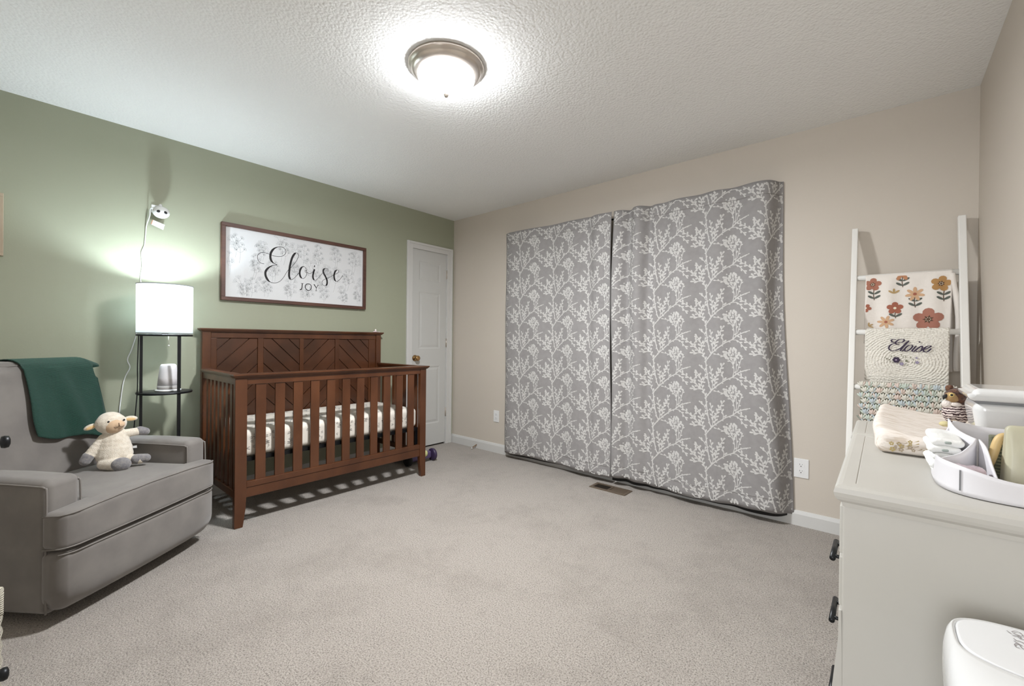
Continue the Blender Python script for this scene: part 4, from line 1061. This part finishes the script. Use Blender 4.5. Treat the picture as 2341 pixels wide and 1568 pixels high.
# ================================================================== DRESSER
DT = .851
t = thing('dresser', 'white painted dresser with black knobs in the right foreground', 'dresser', (3.755, -1.67, 0))
m = M(); hb(m, 3.552, 3.946, -2.13, -1.21, .06, .812, r=.003); part('body', m, dresser_white, t)
m = M(); hb(m, 3.556, 3.944, -2.126, -1.214, 0, .06, r=.002)
m.add([(3.552, -2.131, .60), (3.538, -2.131, .44), (3.522, -2.131, 0), (3.56, -2.131, 0), (3.552, -2.10, .60), (3.538, -2.10, .44), (3.522, -2.10, 0), (3.56, -2.10, 0)], [(0, 1, 2, 3), (4, 7, 6, 5), (0, 4, 5, 1), (1, 5, 6, 2), (2, 6, 7, 3), (0, 3, 7, 4)], False)
part('base', m, dresser_white, t)
def edge_prof(m, x0, x1, y0, y1):
    L = []
    for (o, z) in ((.012, .808), (.010, .816), (.003, .822), (.0, .828), (-.002, .836), (0, .845), (.005, .850), (.011, .851), (.03, .851), (.0315, .8495), (.033, .8503)):
        L.append([(x0+o, y0+o, z), (x1-o, y0+o, z), (x1-o, y1-o, z), (x0+o, y1-o, z)])
    vs = [p for q in L for p in q]; fs = [(0, 3, 2, 1)]
    for i in range(len(L)-1):
        for e in range(4): fs.append((i*4+e, i*4+(e+1) % 4, i*4+4+(e+1) % 4, i*4+4+e))
    n = (len(L)-1)*4; fs.append((n, n+1, n+2, n+3)); m.add(vs, fs, False)
m = M(); edge_prof(m, 3.540, 3.950, -2.15, -1.512); part('top', m, dresser_white, t)
m = M(); edge_prof(m, 3.538, 3.950, -1.508, -1.19); part('top_extension', m, dresser_white, t)
rows = [(.705, .800, 2), (.600, .698, 1), (.462, .592, 1), (.290, .454, 1), (.075, .282, 1)]
for (z0, z1, n) in rows:
    for k in range(n):
        ya, yb = (-2.11, -1.23) if n == 1 else ((-2.11, -1.68), (-1.66, -1.23))[k]
        m = M(); hb(m, 3.546, 3.556, ya, yb, z0, z1, r=.002); dr = part('drawer', m, dresser_white, t)
        if n == 2:
            m = M(); m.T = Matrix.Translation((3.546, (ya+yb)/2, .772)) @ Matrix.Rotation(-PI/2, 4, 'Y'); m.lathe((0, 0, 0), [(0, 0), (.008, 0), (.006, .006), (.009, .012), (.015, .015), (.0155, .018), (.010, .0215), (0, .0225)], 20); part('knob', m, black_metal, dr)
        else:
            zc_ = {.600: .665, .462: .532}.get(z0, (z0+z1)/2)
            for yc in (-1.995, -1.36):
                m = M(); m.tube([(3.531, yc-.052, zc_), (3.531, yc+.052, zc_)], .0055, 12); m.tube([(3.531, yc-.036, zc_), (3.548, yc-.036, zc_)], .004, 8); m.tube([(3.531, yc+.036, zc_), (3.548, yc+.036, zc_)], .004, 8); part('bar_pull', m, black_metal, dr)

# changing pad with muslin cover
mus = bpy.data.materials.new('cream muslin'); mus.use_nodes = True; nt = mus.node_tree; N = nt.nodes; L_ = nt.links; b = N['Principled BSDF']; b.inputs['Roughness'].default_value = .9
tc = N.new('ShaderNodeTexCoord'); mp = N.new('ShaderNodeMapping'); mp.inputs['Scale'].default_value = (22, 150, 60); L_.new(tc.outputs['Object'], mp.inputs[0])
n1 = N.new('ShaderNodeTexNoise'); n1.inputs['Scale'].default_value = 1; n1.inputs['Detail'].default_value = 3; L_.new(mp.outputs[0], n1.inputs['Vector'])
rp = N.new('ShaderNodeValToRGB'); L_.new(n1.outputs['Fac'], rp.inputs[0]); rp.color_ramp.elements[0].position = .36; rp.color_ramp.elements[0].color = lin('#cdbfb0'); rp.color_ramp.elements[1].position = .47; rp.color_ramp.elements[1].color = lin('#e6ddd4')
L_.new(rp.outputs[0], b.inputs['Base Color'])
bp = N.new('ShaderNodeBump'); bp.inputs['Strength'].default_value = .7; bp.inputs['Distance'].default_value = .004; L_.new(n1.outputs['Fac'], bp.inputs['Height']); L_.new(bp.outputs[0], b.inputs['Normal'])
t = thing('changing_pad', 'contoured changing pad in a crinkled cream floral muslin cover on the dresser', 'changing pad', (3.775, -1.49, DT))
def padf(x, y, z):
    if z > DT+.02:
        u = (x-3.775)/.18; z += .026*min(1, u*u)-.008+.003*noise.noise(Vector((x*30, y*22, 0)))
        z += .012*max(0, (y+1.5)/.3)
        x += .006*math.sin(y*9)
    return x, y+.006*math.sin(x*30)*(z-DT)*8, z
m = M(); m.rbox(3.594, 3.955, -1.768, -1.23, DT+.0005, DT+.048, r=.022, n=4, k=16, fn=padf); rs = random.Random(4); sc_ = [mat('sepia flower print', '#a3937d', .9), mat('ochre bud print', '#b39f6a', .9)]
for _ in range(26):
    on = rs.random() < .75; x = rs.uniform(3.62, 3.76) if on else 3.596; z = DT+rs.uniform(.012, .036); y = -1.7695 if on else rs.uniform(-1.74, -1.6); a0 = rs.uniform(0, 6)
    m.cur = rs.choice((1, 1, 2)); r = rs.uniform(.003, .0062)
    for j in range(5):
        a = a0+j*1.257
        pl_ = [(r*.6*math.cos(a)+r*.38*math.cos(w_), r*.6*math.sin(a)+r*.38*math.sin(w_)) for w_ in [2*PI*i/6 for i in range(6)]]
        if on: m.add([(x+p[0], y+.006*math.sin(x*30)*(z-DT)*8-.0015, z+p[1]) for p in pl_], [tuple(range(6))], False)
        else: m.add([(x-.0040, y+p[0], z+p[1]) for p in pl_], [tuple(range(6))], False)
    if on: m.add([(x+.006, y-.001, z), (x+.016, y-.001, z+.004), (x+.015, y-.001, z+.006)], [(0, 1, 2)], False)
part('cover', m, [mus]+sc_, t)

# plush owl
ow = thing('plush_owl', 'small brown and white striped plush owl with amber eye beside the white lidded box', 'stuffed toy', (3.762, -1.52, .905))
sp = bpy.data.materials.new('striped owl plush'); sp.use_nodes = True; nt = sp.node_tree; N = nt.nodes; L_ = nt.links; b = N['Principled BSDF']; b.inputs['Roughness'].default_value = .95
tc = N.new('ShaderNodeTexCoord'); wv2 = N.new('ShaderNodeTexWave'); wv2.bands_direction = 'Z'; wv2.inputs['Scale'].default_value = 46; wv2.inputs['Distortion'].default_value = 5; wv2.inputs['Detail'].default_value = 3; wv2.inputs['Detail Scale'].default_value = 2.5
L_.new(tc.outputs['Object'], wv2.inputs['Vector']); rp = N.new('ShaderNodeValToRGB'); rp.color_ramp.elements[0].position = .42; rp.color_ramp.elements[0].color = lin('#3a2528'); rp.color_ramp.elements[1].position = .55; rp.color_ramp.elements[1].color = lin('#d9cbc6')
L_.new(wv2.outputs['Fac'], rp.inputs[0]); L_.new(rp.outputs[0], b.inputs['Base Color'])
brown = mat('brown owl plush', '#3d2620', .95, var='#6b4630', vscale=120, bump=.8, bscale=400, bdist=.003, sheen=.3); amb = mat('tan owl face plush', '#94774f', .9, var='#a98b62', vscale=80); wf_ = mat('white owl fluff', '#dcd2cb', .95, bump=.8, bscale=300, bdist=.003); fc = mat('pale yellow plush foot', '#cdc294', .9)
ox, oy = 3.754, -1.53; zb0 = .912
m = M(); m.ell((ox+.003, oy, zb0+.030), (.0255, .024, .032), 20); m.ell((ox+.010, oy+.004, zb0+.022), (.021, .024, .024), 16); o = part('body', m, sp, ow); fuse(o, .0015, 2)
m = M(); m.ell((ox+.004, oy, zb0+.076), (.022, .021, .020), 20); m.ell((ox+.010, oy+.002, zb0+.060), (.016, .018, .014), 14); part('head', m, brown, ow)
m = M(); m.ell((ox-.002, oy-.007, zb0+.072), (.0155, .016, .0165), 18); fc_ = part('face_disc', m, amb, ow)
m = M(); m.ell((ox-.0055, oy-.0215, zb0+.078), (.0052, .003, .0052), 14); part('eye', m, mat('amber iris', '#d8c27a', .2), fc_)
m = M(); m.ell((ox-.0055, oy-.0240, zb0+.078), (.0030, .002, .0030), 12); part('pupil', m, black_ink, fc_)
m = M(); m.tube([(ox-.012, oy-.012, zb0+.074), (ox-.019, oy-.014, zb0+.071), (ox-.021, oy-.015, zb0+.064)], [.006, .0045, .001], 10); part('beak', m, black_ink, ow)
m = M(); m.ell((ox-.012, oy-.007, zb0+.052), (.012, .014, .012), 14); m.ell((ox+.003, oy-.013, zb0+.052), (.012, .010, .007), 14); part('chest_ruff', m, wf_, ow)
for dx, dz in ((-.012, .094), (.022, .091)):
    m = M()
    for k in range(7): m.ell((ox+dx+rs.uniform(-.006, .006), oy+rs.uniform(-.004, .004), zb0+dz+rs.uniform(-.004, .004)), (.0065, .005, .0055), 8)
    part('ear_tuft', m, mat('shaggy brown plush', '#7a5740', .95, var='#4a2f26', vscale=200), ow)
for dx in (-.017, .004):
    m = M(); m.ell((ox+dx, oy-.022, zb0-.001), (.0125, .012, .0075), 12); part('foot', m, fc, ow)

# white lidded box
t = thing('wipe_warmer', 'white glossy plastic box with rounded lid standing behind the caddy', 'box', (3.86, -1.655, .905))
def tap(x, y, z): k = (z-.905)/.09; c = (3.86, -1.655); s = .86+.14*min(1, k); return c[0]+(x-c[0])*s, c[1]+(y-c[1])*s, z
m = M(); m.rbox(3.765, 3.955, -1.742, -1.57, .906, .992, r=.022, n=5, k=4, fn=tap); wn(part('body', m, white_gloss, t))
m = M(); m.rbox(3.758, 3.962, -1.749, -1.563, .9945, 1.024, r=.014, n=5, k=3, fn=lambda x, y, z: (x+(.007 if x < 3.79 and z > 1.01 else 0), y, z)); wn(part('lid', m, white_gloss, t))
part('lid_gasket', M().box(3.772, 3.95, -1.738, -1.575, .990, .996), grey_line, t)

# caddy
felt = mat('white moulded plastic', '#dcdadd', .45)
t = thing('diaper_caddy', 'white curved open caddy with dividers at the near edge of the dresser top', 'caddy', (3.82, -1.95, DT))
def sup(cx, cy, hx, hy, n, a):
    c, s = math.cos(a), math.sin(a); return cx+hx*math.copysign(abs(c)**(2/n), c), cy+hy*math.copysign(abs(s)**(2/n), s)
def sst(x): x = max(0, min(1, x)); return x*x*(3-2*x)
def wall_h(x, y): return .038+.016*sst((3.79-x)/.1)-.040*sst((3.712-x)/.02)*sst((y+2.0)/.03)+.055*sst((y+1.93)/.09)*sst((x-3.70)/.03)
m = M(); n = 96
def cw(u, v):
    a = 2*PI*u; x, y = sup(3.822, -1.952, .134, .138, 3.4, a); h = wall_h(x, y); return (x, y, DT+.001+h*v)
m.grid(cw, n, 6, .003); part('outer_wall', m, felt, t)
m = M(); m.prism([sup(3.822, -1.952, .131, .135, 3.4, 2*PI*i/48) for i in range(48)], lambda u, v, h: (u, v, h), DT+.0008, DT+.004); part('floor', m, felt, t)
def dv(P, hs, th=.0025):
    Pm = smooth2([(p[0], p[1], h) for p, h in zip(P, hs)], 6); m = M(); n = len(Pm)-1
    m.grid(lambda u, v: (lambda q: (q[0], q[1], DT+.004+(q[2]-.004)*v))(Pm[min(n, int(round(u*n)))]), n, 5, th); return m
part('divider', dv([(3.694, -2.02), (3.705, -2.006), (3.725, -1.996), (3.742, -1.975), (3.7495, -1.955)], [.052, .055, .064, .080, .088]), felt, t)
part('divider', dv([(3.752, -1.955), (3.757, -1.99), (3.760, -2.03), (3.762, -2.07)], [.088, .078, .052, .034]), felt, t)
part('divider', dv([(3.750, -1.955), (3.738, -1.91), (3.728, -1.87), (3.722, -1.825)], [.088, .090, .096, .108]), felt, t)
m = M(); m.box(3.7155, 3.7175, -2.0705, -2.069, DT+.008, DT+.045); part('slot', m, grey_line, t)
# folded diapers
dm = mat('white diaper nonwoven', '#e6e6e3', .85, bump=.6, bscale=120, bdist=.003); dg = mat('grey diaper print', '#9aa29c', .85)
where = ['bottom of the diaper stack in the caddy', 'second diaper up from the bottom of the caddy stack', 'middle diaper of the stack in the caddy', 'second diaper from the top of the caddy stack', 'topmost diaper of the stack in the caddy']
for k in range(5):
    z0 = DT+.006+k*.0158; dx = (.004, -.003, .002, -.004, 0)[k]
    t2 = thing('diaper', 'folded white disposable diaper, '+where[k], 'diaper', (3.705, -1.90, z0), group='folded diapers in the caddy')
    m = M(); m.rbox(3.683+dx, 3.731+dx, -1.975, -1.842, z0, z0+.0150, r=.0073, n=4, k=8, fn=lambda x, y, z, k=k: (x+(y+1.9)*-.02, y, z+.0012*math.sin(y*80+k)+.001*math.sin(x*160))); part('folded_pad', m, dm, t2)
    m = M(); m.rbox(3.7035+dx, 3.7135+dx, -1.9775, -1.973, z0+.005, z0+.010, r=.002, n=1); part('printed_mark', m, dg, t2)
t = thing('plastic_packet', 'mauve-tinted clear plastic packet in the front pocket of the caddy', 'packet', (3.728, -2.03, DT+.004))
m = M(); m.rbox(3.705, 3.753, -2.050, -2.012, DT+.005, DT+.046, r=.008, n=2, k=5, fn=lambda x, y, z: (x, y, z+.002*math.sin(x*300+y*200))); part('packet', m, mat('mauve plastic film', '#b9a7ad', .2, coat=.6), t)
# brush
t = thing('hair_brush', 'small baby brush with pale wooden back and grey handle in the caddy', 'brush', (3.775, -1.95, DT+.005))
m = M(); m.tube(smooth2([(3.766, -1.952, .886), (3.771, -1.95, .905), (3.777, -1.948, .932), (3.782, -1.946, .945), (3.790, -1.944, .950)], 4), [.0055+.0018*math.sin(i/16*PI) for i in range(17)], 12); m.tube([(3.790, -1.944, .949), (3.797, -1.943, .957), (3.798, -1.943, .962)], [.006, .004, .001], 8); part('back', m, mat('pale beech wood', '#cfb27c', .5), t)
m = M(); m.tube([(3.757, -1.955, .858), (3.762, -1.953, .872), (3.767, -1.952, .888)], [.004, .006, .0058], 12); part('handle', m, mat('blue grey rubber', '#8f97a3', .5), t)
m = M(); rs = random.Random(8)
for i in range(11):
    for j in range(5):
        z = .876+i*.0062; x = 3.7705+.0035*i*.35; m.tube([(x, -1.945-j*.0018, z), (x+.012, -1.944-j*.0018, z-.001+rs.uniform(-.001, .001)), (x+.020, -1.944-j*.0018, z-.004+rs.uniform(-.002, .002))], .0005, 4)
part('bristles', m, mat('olive bristles', '#8a8a6a', .7), t)
t = thing('green_carton', 'dark green patterned carton standing behind the brush in the caddy', 'carton', (3.795, -1.91, DT+.005))
m = M(); hb(m, 3.772, 3.83, -1.925, -1.90, DT+.005, DT+.092, r=.002); part('carton', m, mat('dark olive card', '#5c5f4c', .6, var='#74765f', vscale=60, stretch=(1, 1, 6)), t)
t = thing('sage_pouch', 'pale sage green pouch with dark leafy print standing in the caddy', 'pouch', (3.82, -1.985, DT+.004))
def pouch(x, y, z): k = (z-DT)/.125; return 3.825+(x-3.825)*(1-.10*k), -1.985+(y+1.985)*(1-.75*k*k), z+.004*(x-3.8)
m = M(); m.rbox(3.778, 3.872, -2.012, -1.958, DT+.005, DT+.124, r=.010, n=3, k=8, fn=pouch); pc = part('pouch', m, mat('sage foil pouch', '#bcb8a0', .4, bump=.3, bscale=14, bdist=.01), t)
m = M()
for i in range(9): 
    z = DT+.052+i*.0035; l = .004+.006*math.sin(i/8*PI); yy = -1.985-.027*(1-.75*((z-DT)/.125)**2)-.0012
    m.ribbon([(3.812-l, z), (3.812, z-.001), (3.812+l*.3, z+.001)], .0012, lambda u, v, yy=yy: (u, yy, v)); m.ribbon([(3.820, z), (3.820+l, z+.0015)], .0012, lambda u, v, yy=yy: (u, yy, v))
for i in range(4):
    z = DT+.026+i*.004; yy = -1.985-.027*(1-.75*((z-DT)/.125)**2)-.0012; m.ribbon([(3.808, z), (3.832, z)], .0013, lambda u, v, yy=yy: (u, yy, v))
part('print', m, mat('charcoal print', '#56565a', .7), pc)

# ================================================================== DIAPER PAIL
t = thing('diaper_pail', 'glossy white diaper pail with rounded lid in the bottom right foreground', 'diaper pail', (3.826, -2.33, 0))
def loft(loops, n=64, capt=True, capb=True, ex=3.4):
    m = M(); vs = []
    for (cx, cy, hx, hy, z) in loops:
        for i in range(n): x, y = sup(cx, cy, hx, hy, ex, 2*PI*i/n); vs.append((x, y, z))
    fs = [(q*n+i, q*n+(i+1) % n, q*n+n+(i+1) % n, q*n+n+i) for q in range(len(loops)-1) for i in range(n)]
    if capb: fs.append(list(range(n))[::-1])
    if capt: fs.append([(len(loops)-1)*n+i for i in range(n)])
    m.add(vs, fs); return m
cx = 3.828
wn(part('body', loft([(cx, -2.33, .112, .118, 0), (cx, -2.33, .12, .126, .01), (cx, -2.325, .132, .134, .3), (cx, -2.322, .145, .136, .6), (cx, -2.322, .147, .137, .624), (cx, -2.322, .143, .134, .627)]), white_gloss, t))
wn(part('collar', loft([(cx, -2.322, .146, .136, .630), (cx, -2.322, .148, .1375, .634), (cx, -2.315, .148, .1310, .655), (cx, -2.302, .1465, .118, .672), (cx, -2.281, .142, .096, .685), (cx, -2.266, .137, .080, .6895), (cx, -2.262, .134, .0745, .690), (cx, -2.262, .132, .0725, .686)]), white_gloss, t))
wn(part('lid', loft([(cx, -2.262, .1305, .0712, .684), (cx, -2.262, .1312, .0718, .6895), (cx, -2.262, .128, .069, .6908), (cx, -2.262, .08, .04, .6915)]), mat('satin white plastic', '#dfdfdf', .35), t))
m = M()
for st in PAIL: m.ribbon(smooth2([(3.8+p[0]/1000, -2.3+p[1]/1000) for p in st], 4), .0013, lambda u, v: (u, v, .6925))
part('lettering', m, mat('grey lid lettering', '#8b8484', .6), t)

# ================================================================== CHEST AND BASKET at the left edge of view
t = thing('chest_of_drawers', 'white chest with black knobs reaching into the left edge of the picture', 'dresser', (2.32, -3.49, 0))
m = M(); hb(m, 1.86, 2.78, -3.73, -3.245, .04, .93, r=.003); hb(m, 1.85, 2.79, -3.735, -3.232, .93, .955, r=.005); m.box(1.88, 2.76, -3.72, -3.26, 0, .04); part('body', m, dresser_white, t)
for (z0, z1) in ((.06, .45), (.46, .92)):
    m = M(); hb(m, 1.88, 2.76, -3.246, -3.238, z0, z1, r=.002); dr = part('drawer', m, dresser_white, t)
    zk = {.06: .262}.get(z0, .852)
    for x in (1.925,):
        m = M(); m.T = Matrix.Translation((x, -3.238, zk)) @ Matrix.Rotation(-PI/2, 4, 'X'); m.lathe((0, 0, 0), [(0, 0), (.006, 0), (.0055, .024), (.008, .028), (.0145, .030), (.016, .036), (.0145, .043), (.006, .046), (0, .046)], 20); part('knob', m, black_metal, dr)
bkm = mat('cream woven cotton', '#d0c9b7', .95, bump=1, bscale=70, bdist=.006, tex='wave')
t = thing('storage_basket', 'cream woven basket standing on the carpet at the far left edge', 'basket', (1.665, -3.375, 0))
m = M(); pr = [(0, .005), (.15, .005), (.168, .02)]
for i in range(24): z = .03+i*.0142; pr.append((.168+.0035*math.sin(i*2.1)-.012*max(0, (z-.30)/.07)**2, z))
pr += [(.150, .379), (.142, .374), (.14, .03), (0, .03)]
m.lathe((1.665, -3.375, 0), pr, 40); part('basket', m, bkm, t)
m = M(); m.tube([(1.665-.06+.12*i/10, -3.21, .33+.05*math.sin(PI*i/10)) for i in range(11)], .007, 8); part('handle', m, bkm, t)
